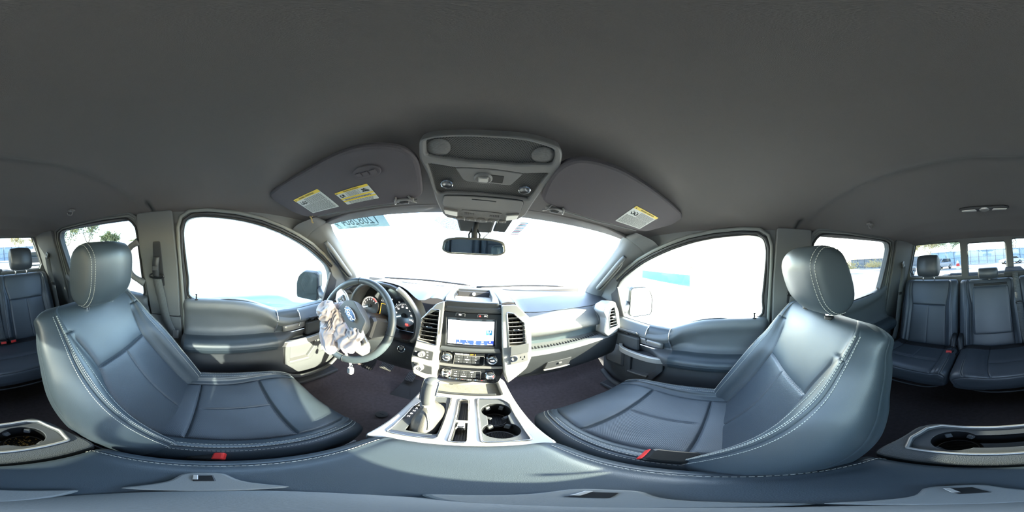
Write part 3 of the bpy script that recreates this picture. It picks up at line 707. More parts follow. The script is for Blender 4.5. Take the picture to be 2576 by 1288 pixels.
rear_cushion(rb, -.235, .448, RY+.01, RZ+.004, .375, cfrac=.60, split=False)
headrest(rb, (-.470, RY-.175, -.050), .185, .180, .10, R(-12), (), m='leather_rear')
headrest(rb, (.0, RY-.175, -.135), .155, .085, .09, R(-12), (), m='leather_rear')
for dx in (-.05, .05): tube('headrest_post', [(-.47+dx, RY-.185, -.12), (-.47+dx, RY-.18, -.20)], .006, 'chrome', rb, n=8)
Fa = frame(Vector((-.012, RY, RZ))+Vector(T)*.275+Vector(W_)*.012, (1, 0, 0), T)
ar = [(-.19, .118, .0, .132, .006, .140, .03, .55), (-.178, .12, .0, .134, .008, .142, .035, .9), (-.10, .12, .0, .134, .008, .142, .035, 1), (.05, .12, 0, .134, .008, .142, .035, 1), (.165, .12, .0, .134, .008, .142, .035, .9), (.180, .118, .0, .13, .004, .138, .03, .5)]
sk = Skin(pad_net(ar, Fa.translation, (1, 0, 0), T, W_), du=.014, seams=[('v', 2.2, 0, 5, .0015, .0015), ('v', 11.8, 0, 5, .0015, .0015)], cap0=True, cap1=True)
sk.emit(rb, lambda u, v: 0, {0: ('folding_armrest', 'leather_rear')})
box('armrest_gap', (0, .196, .008), (.26, .018, .012), 'plastic_black', rb, Fa, .004)
box('pull_strap', (.004, .21, .022), (.018, .05, .006), 'plastic_black', rb, Fa, .002)
box('armrest_rail', (0, .188, .016), (.20, .006, .006), 'silver', rb, Fa, .002)
box('strap_tab', (.004, .236, .024), (.018, .012, .008), 'silver_dark', rb, Fa, .002)
# hinge tunnel between the two rear seats and the hardware around it
hg = thing('seat_hinge_cover', 'dark plastic hinge covers and bin between the two rear seat cushions', 'hinge cover', (.235, RY, -.67))
for dx in (-.022, .022):
    v, f = tubevf([(.235+dx, RY-.02, -.58), (.235+dx, RY+.03, -.60), (.235+dx*1.15, RY+.05, -.66), (.235+dx*1.6, RY+.07, -.71)], [.016, .019, .02, .022], n=10); mesh('hinge_cover', v, f, 'plastic_dark', hg)
plate('hinge_bin', rpoly([(.19, RY+.02), (.29, RY+.02), (.275, RY+.14), (.215, RY+.14)], .01), 'plastic_black', hg, depth=.02, z=-.672, F=Matrix.Identity(4), holes=[rpoly([(.20, RY+.03), (.28, RY+.03), (.267, RY+.13), (.222, RY+.13)], .008)])

# ------------------------------------------------------------------ seat belts
def ribbon(name, pts, w, up, m, parent, th=.0016):
    P = crpath(pts, 6); N = len(P); v = []; f = []; ups = up if isinstance(up[0], (tuple, Vector)) else [up]*len(pts)
    for i, p in enumerate(P):
        t = (P[min(i+1, N-1)]-P[max(i-1, 0)]).normalized(); k = i/(N-1)*(len(ups)-1); a = Vector(ups[int(k)]).lerp(Vector(ups[min(int(k)+1, len(ups)-1)]), k-int(k))
        a = (a-t*a.dot(t)).normalized(); b = t.cross(a)
        for q, h in ((-1, -1), (1, -1), (1, 1), (-1, 1)): v.append(p+a*(q*w/2)+b*(h*th/2))
    for i in range(N-1):
        for k in range(4): f.append((i*4+k, i*4+(k+1) % 4, (i+1)*4+(k+1) % 4, (i+1)*4+k))
    f += [(3, 2, 1, 0), tuple((N-1)*4+k for k in range(4))]
    return mesh(name, v, f, m, parent, True)
for sx, S in ((-1, 'driver'), (1, 'passenger')):
    b = thing('seat_belt', 'grey webbing belt hanging from the %s side door pillar' % S, 'seat belt', (sx*.78, -.26, -.12), group=None)
    p0 = sideF(sx, -.300, -.150, -.045); p1 = sideF(sx, -.272, -.40, -.055); p2 = Vector((sx*.80, -.235, -.50))
    ribbon('webbing', [p0, p0.lerp(p1, .5), p1, p2], .046, (0, 1, .12), 'belt', b)
    ribbon('guide_cover', [sideF(sx, -.292, -.045, -.03), sideF(sx, -.297, -.085, -.044), sideF(sx, -.301, -.140, -.046)], .030, (0, 1, 0), 'plastic_dark', b, th=.02)
    box('height_button', tuple(sideF(sx, -.298, -.100, -.058)), (.006, .026, .022), 'plastic', b, None, .002)
    tube('guide_ring', [p0+Vector((-sx*.002, .038*math.cos(q), .006+.016*math.sin(q)*(1 if math.sin(q) > 0 else .55))) for q in np.linspace(0, 2*PI, 21)[:-1]], .0045, 'plastic_black', b, closed=True, n=8)
    box('latch_plate', tuple(p1.lerp(p2, .85)+Vector((-sx*.004, .016, -.004))), (.010, .03, .055), 'silver_dark', b, None, .003)
    # rear outboard belts, from the back corner down beside the seat
    b = thing('seat_belt', 'grey webbing belt hanging from the rear %s side corner pillar' % S, 'seat belt', (sx*.72, -1.30, -.05))
    p0 = Vector((sx*.712, -1.255, -.050)); q1 = Vector((sx*.722, -1.19, -.30)); q2 = Vector((sx*.724, -1.12, -.55)); q3 = Vector((sx*.722, -1.06, -.66))
    ribbon('webbing', [p0, p0.lerp(q1, .5)+Vector((-sx*.005, .0, 0)), q1, q2, q3], .044, [(sx*.6, .8, 0), (sx*.35, .9, 0), (sx*.2, 1, 0)], 'belt', b)
    Fg = frame(p0+Vector((sx*.004, -.01, .018)), (-.3*sx, .9, -.25), (0, .25, 1))
    plate('belt_guide', rrect(.075, .050, .012), 'silver_dark', b, F=Fg, holes=[rrect(.05, .014, .004)], depth=.012, bevel=.003)
    box('belt_slot', (0, 0, -.004), (.056, .02, .008), 'plastic_black', b, Fg, .002)
    box('latch_plate', tuple(p0.lerp(q1, .92)+Vector((-sx*.004, .006, 0))), (.014, .035, .022), 'plastic_black', b, None, .003)
# middle rear belt from the seat-top retractor
b = thing('seat_belt', 'dark webbing belt running down the middle of the rear bench from a seat-top retractor', 'seat belt', (-.20, RY-.15, -.16))
m0 = Vector((-.205, RY-.155, -.128)); ribbon('webbing', [m0, m0+Vector((0, .035, -.03)), Vector((-.21, RY-.065, -.32)), Vector((-.215, RY+.002, -.50)), Vector((-.225, RY+.045, -.63))], .046, (1, 0, 0), 'belt', b)
Fg = frame((-.205, RY-.175, -.135), (1, 0, 0), (0, -.9, .35))
plate('retractor_cover', rpoly([(-.085, -.04), (.085, -.04), (.062, .05), (-.062, .05)], .01), 'plastic', b, F=Fg, depth=.045, bevel=.006)
box('belt_slot', (0, -.030, .022), (.062, .012, .006), 'plastic_black', b, Fg, .001)
tube('latch_plate', [(-.212+.026*math.cos(q), RY-.052, -.355+.009*math.sin(q)) for q in np.linspace(0, 2*PI, 17)[:-1]], .004, 'plastic_black', b, closed=True, n=6)
plate('latch_tongue', rrect(.022, .034, .004), 'chrome', b, F=frame((-.212, RY-.046, -.382), (1, 0, 0), (0, -.3, 1)), holes=[rrect(.010, .010, .002)], depth=.003)
def buckle(loc, rot, label, s=1.0):
    b = thing('belt_buckle', label, 'buckle', loc); F = frame(loc, rot, (0, 0, 1)) if not isinstance(rot, Matrix) else rot
    box('buckle_body', (0, 0, 0), (.075*s, .048*s, .024*s), 'plastic_black', b, F, .006)
    box('release_button', (.028*s, 0, .0045*s), (.024*s, .040*s, .021*s), 'red', b, F, .003)
    tube('buckle_stalk', [F @ Vector((-.035*s, 0, 0)), F @ Vector((-.085*s, 0, -.008)), F @ Vector((-.13*s, 0, -.03))], .011*s, 'plastic_black', b, n=8, flat=.5)
    return b
p = hZ(1690, 1150, -.585); buckle(tuple(p), frame(p, (-.20, .85, .30), (.9, .25, .1)), 'red-buttoned belt buckle standing between the passenger seat and the console')
p = hZ(520, 1148, -.640); buckle(tuple(p), frame(p, (.1, .8, .30), (-.9, .1, 0)), 'red-buttoned belt buckle half hidden between the driver seat and the console', .7)
p = Vector((.262, RY+.115, -.655)); buckle(tuple(p), frame(p, (.1, .7, .5), (1, 0, 0)), 'red-buttoned belt buckle in the gap between the rear cushions', .9)
p = Vector((-.225, RY+.06, -.632)); buckle(tuple(p), frame(p, (.1, .9, .25), (1, 0, .0)), 'red-buttoned belt buckle lying at the foot of the middle rear belt', .9)
p = Vector((-.285, RY+.06, -.632)); buckle(tuple(p), frame(p, (-.1, .9, .25), (1, 0, .0)), 'red-buttoned belt buckle on the driver side rear cushion', .9)
# ------------------------------------------------------------------ dashboard
db = thing('dashboard', 'full width dark dashboard with silver framed vents and touch screen', 'dashboard', (0, .75, -.6))
# upper pad, from the windscreen foot to the front edge
dx_ = [-.80, -.70, -.62, -.55, -.42, -.30, -.22, -.17, -.118, -.098, 0, .098, .118, .17, .22, .30, .42, .55, .64, .72, .80]
def dtop(x, s):
    """s 0 at the windscreen, 1 at the front edge"""
    yb = 1.09-.16*(abs(x)/.86)**2.2
    if x < -.17:
        zf = float(np.interp(x, [-.80, -.66, -.60, -.52, -.40, -.30, -.24, -.19, -.17], [-.30, -.255, -.20, -.160, -.142, -.155, -.195, -.215, -.20])); yf = .645
    elif x <= .17: zf = -.188; yf = .645
    else: zf = float(np.interp(x, [.17, .21, .24, .6, .8], [-.20, -.245, -.260, -.259, -.262])); yf = .72
    y = yb+(yf-yb)*s; zb = -.235+.02*(1-(abs(x)/.86)**2)
    return (x, y, zb+(zf-zb)*s**1.25+.010*math.sin(PI*s)-(.055 if abs(x) < .10 and s > .3 else 0))
net = [[dtop(x, s) for x in dx_] for s in (0, .2, .45, .7, .9, 1.0)]
Skin(net, closed=False, du=.03, flip=True, seams=[('v', 7, 0, 5, .005, .004), ('v', 13, 0, 5, .005, .004)]).emit(db, lambda a, b: 0, {0: ('dash_top', 'dash')})
# passenger pad and the textured fascia, shelf and glovebox below it
net = []
for x in (.225, .24, .32, .45, .58, .645, .66):
    e = .012 if x in (.225, .66) else 0; k = (x-.225)/.43
    net.append([(x, .730, -.2585), (x, .704-e, -.270), (x, .678-e, -.294), (x, .652-e*.5, -.335), (x, .648, -.362), (x, .665, -.372)])
sk = Skin(net, closed=False, du=.02, flip=True, seams=[('u', 1.0, 0, 5, .003, .003), ('u', 5.0, 0, 5, .003, .003)])
sk.emit(db, lambda a, b: 0, {0: ('passenger_pad', 'dash_pad')})
mb = MB(); P, N = sk.line('u', 1.0, .6, 4.8, .006); dashes(mb, P, N); P, N = sk.line('u', 5.0, .6, 4.8, -.006); dashes(mb, P, N); mb.build('stitching', 'stitch', db, kind='stuff')
net = [[(x, .668, -.366), (x, .672, -.385), (x, .672, -.412)] for x in (.22, .35, .5, .64)]
Skin(net, closed=False, du=.03, flip=True).emit(db, lambda a, b: 0, {0: ('fascia_strip', 'teal_trim')})
net = [[(x, .68, -.410), (x, .665, -.4145), (x, .622, -.422), (x, .606, -.428), (x, .600, -.440)] for x in (.218, .35, .5, .65, .735)]
Skin(net, closed=False, du=.02, flip=True).emit(db, lambda a, b: 0, {0: ('shelf', 'dash_pad')})
mb = MB()
for i in range(26):
    x = .245+i*.0150; v, f = boxvf(x, .645, -.4178, .0055, .026, .0024, None, .0005); mb.add(v, f)
mb.build('vent_slots', 'plastic_black', db, kind='stuff')
net = [[(x, .600, -.440), (x, .602, -.47), (x, .610, -.52), (x, .622, -.575), (x, .66, -.612), (x, .78, -.64)] for x in (.20, .30, .45, .60, .70, .745)]
Skin(net, closed=False, du=.03, flip=True).emit(db, lambda a, b: 0, {0: ('glovebox_door', 'dash')})
Fl = frame((.362, .606, -.512), (1, -.0, 0), (0, .14, 1))
for i in (0,):
    plate('glovebox_latch', rpoly([(-.062, -.018), (.058, -.018), (.074, .018), (-.046, .018)], .004), 'plastic_dark', db, F=Fl, depth=.012, bevel=.002)
    box('latch_lip', (-.002, -.024, .006), (.125, .006, .010), 'silver', db, Fl, .002)
    box('latch_key', (.012, .002, .008), (.016, .010, .006), 'silver_dark', db, Fl, .002)
# driver knee panel
net = [[(x, .70, -.400), (x, .640, -.418), (x, .600, -.430), (x, .590, -.47), (x, .605, -.55), (x, .66, -.61), (x, .80, -.66)] for x in (-.80, -.7, -.58, -.44, -.30, -.205)]
Skin(net, closed=False, du=.03, flip=True).emit(db, lambda a, b: 0, {0: ('knee_panel', 'dash')})
Fk = frame((-.262, .594, -.438), (1, 0, 0), (0, .35, 1))
lathe('start_button', [(.0175, -.002), (.0175, .006), (.0145, .0075)], Fk, 'chrome', db, n=28)
o = lathe('start_button', [(.0145, .004), (.0140, .0085), (0, .0088)], Fk, 'gloss_black', db, n=24)
mb = MB(); v, f = textvf('ENGINE\nSTART\nSTOP', .0052, Fk, z=.0093, y=.003); mb.add(v, f); mb.build('start_lettering', 'white', db)
mb = MB()
for r in range(3):
    for c in range(5): v, f = boxvf(-.012+c*.007, .034+r*.007, .004, .005, .0028, .003, Fk); mb.add(v, f)
mb.build('sensor_slots', 'plastic_black', db, kind='stuff')
# hood over the instruments: outer shell, lip and silver trim on the inboard side
hood = [(-.602, -.33), (-.592, -.29), (-.572, -.225), (-.535, -.180), (-.49, -.157), (-.42, -.146), (-.35, -.150), (-.312, -.162), (-.27, -.195), (-.228, -.255), (-.210, -.30), (-.210, -.385), (-.235, -.425), (-.33, -.425), (-.36, -.395), (-.50, -.395), (-.58, -.375)]
hin = [(-.586, -.33), (-.577, -.29), (-.558, -.235), (-.525, -.194), (-.485, -.172), (-.42, -.162), (-.355, -.166), (-.325, -.176), (-.285, -.207), (-.246, -.262), (-.230, -.303), (-.230, -.375), (-.248, -.404), (-.33, -.408), (-.37, -.382), (-.50, -.382), (-.57, -.362)]
Fc = frame((0, .63, 0), (1, 0, 0), (0, .0, 1))
plate('cluster_hood', rpoly(hood, .02), 'dash', db, F=Fc, holes=[rpoly(hin, .018)], depth=.12, bevel=.006, z=-.055)
st_ = [hY(1000, 726, .632), hY(1018, 741, .63), hY(1036, 764, .63), hY(1052, 795, .628), hY(1053, 822, .625), hY(1048, 848, .622), hY(1036, 860, .622)]
tube('silver_trim', crpath(st_, 5), .0115, 'silver', db, n=8, flat=.7)
Fg = frame((0, .725, 0), (1, 0, 0), (0, .18, 1))
Fg.translation = (0, .725+.18*.3, 0)
plate('cluster_face', hin, 'gloss_black', db, F=Fg, depth=.01, bevel=0)
def gauge(cx, cz, r, labels, a0, a1, needle_a, red=None, lit=None):
    G = Fg @ Matrix.Translation((cx, cz, .006)); g = mesh('gauge', *lathevf([(r, 0), (r, .006), (r*.955, .009), (r*.93, .006), (r*.93, .002)], G, 40), 'silver_dark', db)
    d = lathevf([(r*.94, .002), (0, .002)], G, 40); mesh('dial', d[0], d[1], 'plastic_black', g, local=True)
    w_ = MB(); n = (len(labels)-1)*4
    for i in range(n+1):
        q = R(a0+(a1-a0)*i/n); big = i % 4 == 0; L = r*(.12 if big else .07)
        Ft = G @ Matrix.Translation((math.cos(q)*(r*.9-L/2), math.sin(q)*(r*.9-L/2), .0032)) @ Matrix.Rotation(q, 4, 'Z'); v, f = boxvf(0, 0, 0, L, r*(.03 if big else .016), .0006, Ft)
        w_.add(v, f)
    for i, s in enumerate(labels):
        q = R(a0+(a1-a0)*i/(len(labels)-1)); v, f = textvf(s, r*.17, G, math.cos(q)*r*.64, math.sin(q)*r*.64, .0032); w_.add(v, f)
    w_.build('dial_markings', 'lit_white', g, label=None)
    if red:
        v = []; f = []
        for i in range(9):
            q = R(red[0]+(red[1]-red[0])*i/8); v += [G @ Vector((math.cos(q)*r*.88, math.sin(q)*r*.88, .004)), G @ Vector((math.cos(q)*r*.78, math.sin(q)*r*.78, .004))]
        for i in range(8): f.append((2*i, 2*i+1, 2*i+3, 2*i+2))
        mesh('red_zone', v, f, 'lit_red', g, local=False)
    q = R(needle_a); Fn = G @ Matrix.Rotation(q, 4, 'Z'); box('needle', (r*.52, 0, .008), (r*.62, r*.045, .001), 'needle', g, Fn, 0)
    lathe('needle_hub', [(r*.17, .004), (r*.16, .011), (0, .012)], G, 'plastic_black', g, n=20)
    return g
g1 = gauge(-.519, -.318, .058, ['0', '1', '2', '3', '4', '5', '6', '7'], 205, 35, 202, (75, 40))
g2 = gauge(-.316, -.325, .066, ['0', '20', '40', '60', '80', '100', '120', '140'], 205, -25, 203)
G2 = Fg @ Matrix.Translation((-.316, -.325, .006)); G3 = Fg @ Matrix.Translation((0, 0, .006))
box('warning_light', (.022, -.045, .004), (.014, .009, .001), 'lit_red', g2, G2, 0)
cd = box('cluster_display', (-.418, -.318, .001), (.072, .062, .002), 'plastic_black', db, G3, 0)
mb = MB()
for a, b, c, d in ((-.418, -.288, .060, .0012), (-.386, -.318, .0012, .060), (-.45, -.318, .0012, .06)): v, f = boxvf(a, b, .003, c, d, .0006, G3); mb.add(v, f)
mb.build('display_frame', 'orange', db)
mb = MB()
for s, sz, x, y in (('SELECT', .008, -.400, -.256), ('READY', .007, -.400, -.268), ('140', .006, -.35, -.262), ('P R N D', .007, -.43, -.352), ('H', .006, -.452, -.272), ('E  F', .006, -.36, -.275)): v, f = textvf(s, sz, G3, x, y, .002); mb.add(v, f)
mb.build('display_lettering', 'lit_white', db)

# centre stack
XU = Vector((0, .2425, .9701)); Fst = frame((0, .60, -.31), (1, 0, 0), XU)
def sl(u, v):
    p = Fst.inverted() @ hp(u, v, (0, 1, -.25), .6775); return (p.x, p.y)
body = [sl(1118, 762), sl(1266, 766), sl(1268, 880), sl(1266, 940), sl(1252, 966), sl(1112, 950), sl(1098, 935), sl(1102, 880)]
cs = plate('centre_stack', rpoly(body, .012), 'gloss_black', db, F=Fst, depth=.12, bevel=.004, z=-.062)
box('stack_brow', (.004, .098, -.002), (.222, .026, .03), 'dash', db, Fst, .008)
# bevelled surround of the screen
sb = [(-.092, .062), (.093, .062), (.093, -.052), (-.083, -.052)]
plate('screen_bezel', rpoly([(-.112, .085), (.114, .085), (.114, -.062), (-.104, -.062)], .006), 'plastic_black', db, F=Fst, holes=[sb], depth=.016, bevel=.003, z=.004)
scr = [sl(1131, 804), sl(1243, 812), sl(1240, 868), sl(1128, 861)]
scq = [(-.086, .052), (.088, .052), (.086, -.047), (-.079, -.047)]
so = plate('touch_screen', scq, 'screen', db, F=Fst, depth=.003, bevel=0, z=.0015)
plate('screen_bar', [(-.050, -.028), (.087, -.028), (.086, -.0465), (-.050, -.0465)], 'screen_blue', so, F=Fst, depth=.0006, bevel=0, z=.0036)
mb = MB()
for i, s in enumerate(('Climate', 'Phone', 'Nav', 'Apps', 'Settings')): v, f = textvf(s, .0062, Fst, -.036+i*.0275, -.0425, .0042); mb.add(v, f)
for i in range(5):
    x = -.036+i*.0275
    if i == 0: q = boxvf(x, -.0335, .0042, .002, .007, .0004, Fst)
    elif i == 1: q = tubevf([Fst @ Vector((x-.003, -.030, .0042)), Fst @ Vector((x-.001, -.035, .0042)), Fst @ Vector((x+.003, -.0365, .0042))], .0008, 5)
    elif i == 2: q = lathevf([(.0038, .0040), (.0038, .0044), (.0028, .0044), (.0028, .0040)], Fst @ Matrix.Translation((x, -.0335, 0)), 16)
    elif i == 3: q = boxvf(x, -.0335, .0042, .007, .0045, .0004, Fst)
    else: q = lathevf([(.003, .0040), (.003, .0044), (.0018, .0044), (.0018, .0040)], Fst @ Matrix.Translation((x, -.0330, 0)), 12)
    mb.add(*q)
mb.build('screen_lettering', 'lit_white', so)
plate('screen_tile', rrect(.0225, .021, .002, cx=.0695, cy=.006), 'screen_tile', so, F=Fst, depth=.0006, bevel=0, z=.0036)
mb = MB(); v, f = boxvf(.0695, .003, .0042, .0012, .012, .0004, Fst); mb.add(v, f)
for r in (.004, .0065):
    for s in (-1, 1): mb.add(*tubevf([Fst @ Vector((.0695+s*r*math.cos(q), .010+r*math.sin(q), .0042)) for q in (-.8, -.3, .3, .8)], .0005, 4))
mb.build('signal_icon', 'lit_white', so)
# buttons above the screen
for x, w_, s in ((-.041, .032, ''), (.042, .034, '')):
    box('stack_button', (x, .0765, .011), (w_, .011, .004), 'plastic_black', db, Fst, .002)
    tube('button_rim', [Fst @ Vector(p) for p in [(x-w_/2-.001, .071, .013), (x-w_/2-.001, .081, .013), (x-w_/2+.002, .0835, .013), (x+w_/2-.002, .0835, .013), (x+w_/2+.001, .081, .013), (x+w_/2+.001, .071, .013)]], .0008, 'silver', db, n=5)
mb = MB(); v, f = textvf('P))=', .007, Fst, -.041, .0765, .0136); mb.add(v, f); v, f = textvf('(A)', .007, Fst, .052, .0765, .0136); mb.add(v, f); mb.build('button_lettering', 'lit_white', db)
mesh('hazard_mark', [Fst @ Vector(p) for p in ((.028, .0735, .0136), (.036, .0735, .0136), (.032, .0805, .0136))], [(0, 1, 2)], 'lit_red', db, False)
# faceted sill below the screen
net = [[tuple(Fst @ Vector(p)) for p in ((x, -.056, .003), (x*1.03, -.064, .018), (x*1.06, -.076, .020), (x*1.06, -.084, .004))] for x in (-.098, -.06, 0, .06, .105)]
Skin(net, closed=False, du=.02, flip=True).emit(db, lambda a, b: 0, {0: ('screen_sill', 'dash')})
plate('radio_display', rpoly([(-.052, -.0855), (.058, -.0855), (.055, -.0965), (-.050, -.0965)], .003), 'plastic_black', db, F=Fst, depth=.006, bevel=.001, z=.003)
mb = MB(); v, f = textvf('PASSENGER AIRBAG', .0055, Fst, -.022, -.091, .0066); mb.add(v, f); mb.build('display_text', 'lit_white', db)
mb = MB(); v, f = textvf('OFF', .0065, Fst, .012, -.091, .0066); mb.add(v, f); v, f = textvf('2', .0065, Fst, .024, -.091, .0066); mb.add(v, f); mb.build('display_text', 'orange', db)
def knob(x, y, r, h, txt, temp=False, F=Fst, m='chrome'):
    G = F @ Matrix.Translation((x, y, 0)); k = lathe('knob', [(r*1.16, 0), (r*1.16, .004), (r*1.02, .007), (r, h*.9), (r*.94, h), (r*.80, h*1.02), (r*.72, h*.94)], G, m, db, n=36)
    mesh('knob_face', *lathevf([(r*.74, h*.93), (0, h*.95)], G, 28), 'gloss_black', k, local=False)
    mb = MB()
    for i in range(28):
        q = 2*PI*i/28; v, f = boxvf(r*1.0, 0, h*.55, .0012, .0016, h*.6, G @ Matrix.Rotation(q, 4, 'Z')); mb.add(v, f)
    mb.build('knurling', 'silver_dark', k, kind='stuff')
    mb = MB(); v, f = textvf(txt, r*.40, G, 0, 0, h*.965, sx=.8); mb.add(v, f); mb.build('knob_lettering', 'lit_white', k)
    if temp:
        for mm, a, b in (('lit_blue', 150, 215), ('lit_red', -35, 30)):
            vv = []; ff = []
            for i in range(9):
                q = R(a+(b-a)*i/8); vv += [G @ Vector((math.cos(q)*r*.66, math.sin(q)*r*.66, h*.96)), G @ Vector((math.cos(q)*r*.56, math.sin(q)*r*.56, h*.96))]
            for i in range(8): ff.append((2*i, 2*i+1, 2*i+3, 2*i+2))
            mesh('temperature_mark', vv, ff, mm, k, False)
knob(-.074, -.107, .0175, .022, 'VOL'); knob(.083, -.112, .0175, .022, 'TUNE')
knob(-.070, -.186, .0165, .018, 'AUTO', True); knob(.079, -.190, .0165, .018, 'AUTO', True)
plate('metal_strip', rpoly([(-.104, -.142), (.122, -.146), (.122, -.157), (-.104, -.153)], .003), 'silver_dark', db, F=Fst, depth=.01, bevel=.002, z=.002)
def keypad(x0, y0, cols, rows, w_, h_, labels, gap=.0012):
    lt = MB()
    for r in range(rows):
        for c in range(cols):
            x = x0+c*(w_+gap); y = y0-r*(h_+gap); s = labels[r*cols+c]
            box('stack_button', (x, y, .0035), (w_, h_, .004), 'plastic_dark', db, Fst, .0008)
            if s: v, f = textvf(s, h_*.5, Fst, x, y, .006); lt.add(v, f)
    lt.build('button_lettering', 'lit_white', db)
keypad(-.033, -.103, 3, 3, .0285, .0108, ['1', '2', '3', '<<', 'MENU', '>>', '4', '5', '6'])
tube('keypad_rim', [Fst @ Vector(p) for p in ((-.049, -.138, .006), (-.049, -.098, .006), (-.045, -.0955, .006), (.053, -.0975, .006), (.056, -.100, .006), (.056, -.138, .006), (.050, -.140, .006))], .0008, 'silver', db, n=5)
keypad(-.038, -.1755, 3, 3, .0265, .0100, ['-  O', 'w', 'MAX', 'A/C', '-  +', 'R', 'FAN', 'ON/OFF', 'D'])
tube('keypad_rim', [Fst @ Vector(p) for p in ((-.053, -.206, .006), (-.053, -.168, .006), (-.05, -.166, .006), (.044, -.169, .006), (.047, -.172, .006), (.047, -.208, .006))], .0008, 'silver', db, n=5)
for i, (s, mm) in enumerate((('*', 'lit_blue'), ('|', 'lit_blue'), ('~', 'lit_red'), ('- S +', 'lit_white'), ('*', 'lit_blue'), ('~', 'lit_red'))):
    x = -.055+i*.0215; box('stack_button', (x, -.2125-.0006*i, .0035), (.020, .0075, .004), 'plastic_dark', db, Fst, .001); mb = MB(); v, f = textvf(s, .007, Fst, x, -.2125-.0006*i, .006); mb.add(v, f); mb.build('button_lettering', mm, db)

# silver framed vents either side of the stack, and the one at the far right
XP = .6575
def slp(u, v):
    p = Fst.inverted() @ hp(u, v, (0, 1, -.25), XP); return (p.x, p.y)
Zp = (Fst.inverted() @ Vector((0, XP+.25*-.31, -.31))).z
def vent(name_pts, hole, slats, F, z, tabx, depth=.10, frame_m='silver'):
    o = plate('air_vent', rpoly(name_pts, .008), frame_m, db, F=F, holes=[rpoly(h, .004) for h in hole], depth=depth, bevel=.004, z=z-depth/2)
    H = hole[0]; xs_ = [p[0] for p in H]; ys_ = [p[1] for p in H]
    plate('vent_lining', H, 'plastic_black', o, F=F, holes=[], depth=.003, bevel=0, z=z-.050)
    tube('vent_rim', [F @ Vector((a, b, z+.001)) for a, b in rpoly(H, .004)], .0022, 'chrome', o, closed=True, n=6)
    n = slats
    def span(y):
        xx = []
        for i in range(len(H)):
            (ax, ay), (bx, by) = H[i], H[(i+1) % len(H)]
            if (ay-y)*(by-y) <= 0 and abs(ay-by) > 1e-6: xx.append(ax+(bx-ax)*(y-ay)/(by-ay))
        return min(xx), max(xx)
    y0, y1 = min(ys_), max(ys_)
    for i in range(n):
        y = y0+(y1-y0)*(i+.7)/(n+.3)
        try: a, b = span(y)
        except Exception: continue
        if b-a < .01: continue
        Fs_ = F @ Matrix.Translation(((a+b)/2, y, z-.012)) @ Matrix.Rotation(-.5, 4, 'X')
        box('slat', (0, 0, 0), (b-a, .0022, .020), 'plastic_dark' if True else 'silver', o, Fs_, .0006)
        box('slat_edge', (0, 0, .0103), (b-a-.001, .0018, .0012), 'silver', o, Fs_, .0004)
    for k in range(4):
        x = min(xs_)+(max(xs_)-min(xs_))*(k+1)/5
        box('vane', (x, (y0+y1)/2, z-.036), (.0016, (y1-y0)*.86, .014), 'plastic_dark', o, F, 0)
    box('vent_tab', (tabx, (y0+y1)/2+.0, z+.001), (.022, .0085, .014), 'chrome', o, F, .003)
    return o
Lp = [slp(1119, 757), slp(1098, 764), slp(1062, 798), slp(1045, 866), slp(1034, 903), slp(1040, 938), slp(1094, 962), slp(1100, 935), slp(1106, 870)]
Rp = [slp(1262, 768), slp(1300, 767), slp(1333, 800), slp(1336, 850), slp(1336, 898), slp(1324, 925), slp(1276, 963), slp(1268, 935), slp(1263, 870)]
Lh = [slp(1087, 777), slp(1107, 780), slp(1098, 868), slp(1051, 855), slp(1063, 800)]
Rh = [slp(1275, 786), slp(1291, 788), slp(1319, 812), slp(1323, 866), slp(1280, 872)]
vent(Lp, [Lh], 8, Fst, Zp+.006, (Lh[1][0]+Lh[3][0])/2+.004)
vent(Rp, [Rh], 8, Fst, Zp+.006, (Rh[0][0]+Rh[3][0])/2-.002)
# switch plates under the left vent: mode dial and trailer dial
zt = Zp+.008
plate('dial_plate', rpoly([slp(1045, 872), slp(1092, 884), slp(1089, 905), slp(1040, 891)], .003), 'plastic_dark', db, F=Fst, depth=.006, bevel=.001, z=zt)
plate('dial_plate', rpoly([slp(1042, 908), slp(1088, 921), slp(1088, 940), slp(1050, 928)], .003), 'plastic_dark', db, F=Fst, depth=.006, bevel=.001, z=zt)
a = slp(1063, 888); knob(a[0], a[1], .0115, .016, '4WD', F=Fst @ Matrix.Translation((0, 0, zt)), m='silver')
a = slp(1060, 920); knob(a[0]-.004, a[1]-.002, .0150, .024, 'O', F=Fst @ Matrix.Translation((0, 0, zt)), m='silver')
mb = MB()
for s, u, v_ in (('2H', 1049, 882), ('4H', 1077, 884), ('4L', 1078, 891), ('4A', 1076, 897)): a = slp(u, v_); v, f = textvf(s, .006, Fst, a[0], a[1], zt+.004); mb.add(v, f)
mb.build('dial_lettering', 'lit_white', db)
# power sockets under the right vent with their flipped-up cover
a, b, c_, d_ = slp(1281, 886), slp(1326, 880), slp(1326, 905), slp(1283, 915)
plate('socket_plate', rpoly([a, b, c_, d_], .003), 'silver_dark', db, F=Fst, depth=.006, bevel=.001, z=zt)
a = slp(1291, 900); G = Fst @ Matrix.Translation((a[0], a[1], zt)); sk1 = lathe('power_socket', [(.0125, .002), (.0125, .007), (.0095, .007), (.0090, -.004), (0, -.004)], G, 'chrome', db, n=24)
lathe('socket_core', [(.007, -.003), (.006, .001), (0, .001)], G, 'tan', sk1, n=16)
a = slp(1313, 898); mb = MB()
for x, y, w_, h_ in ((-.007, .004, .0022, .007), (.007, .004, .0022, .009), (0, -.006, .004, .004)): v, f = boxvf(a[0]+x, a[1]+y, zt+.0035, w_, h_, .001, Fst); mb.add(v, f)
mb.build('socket_slots', 'plastic_black', db)
cvr = [slp(1282, 868), slp(1326, 860), slp(1325, 882), slp(1281, 890)]
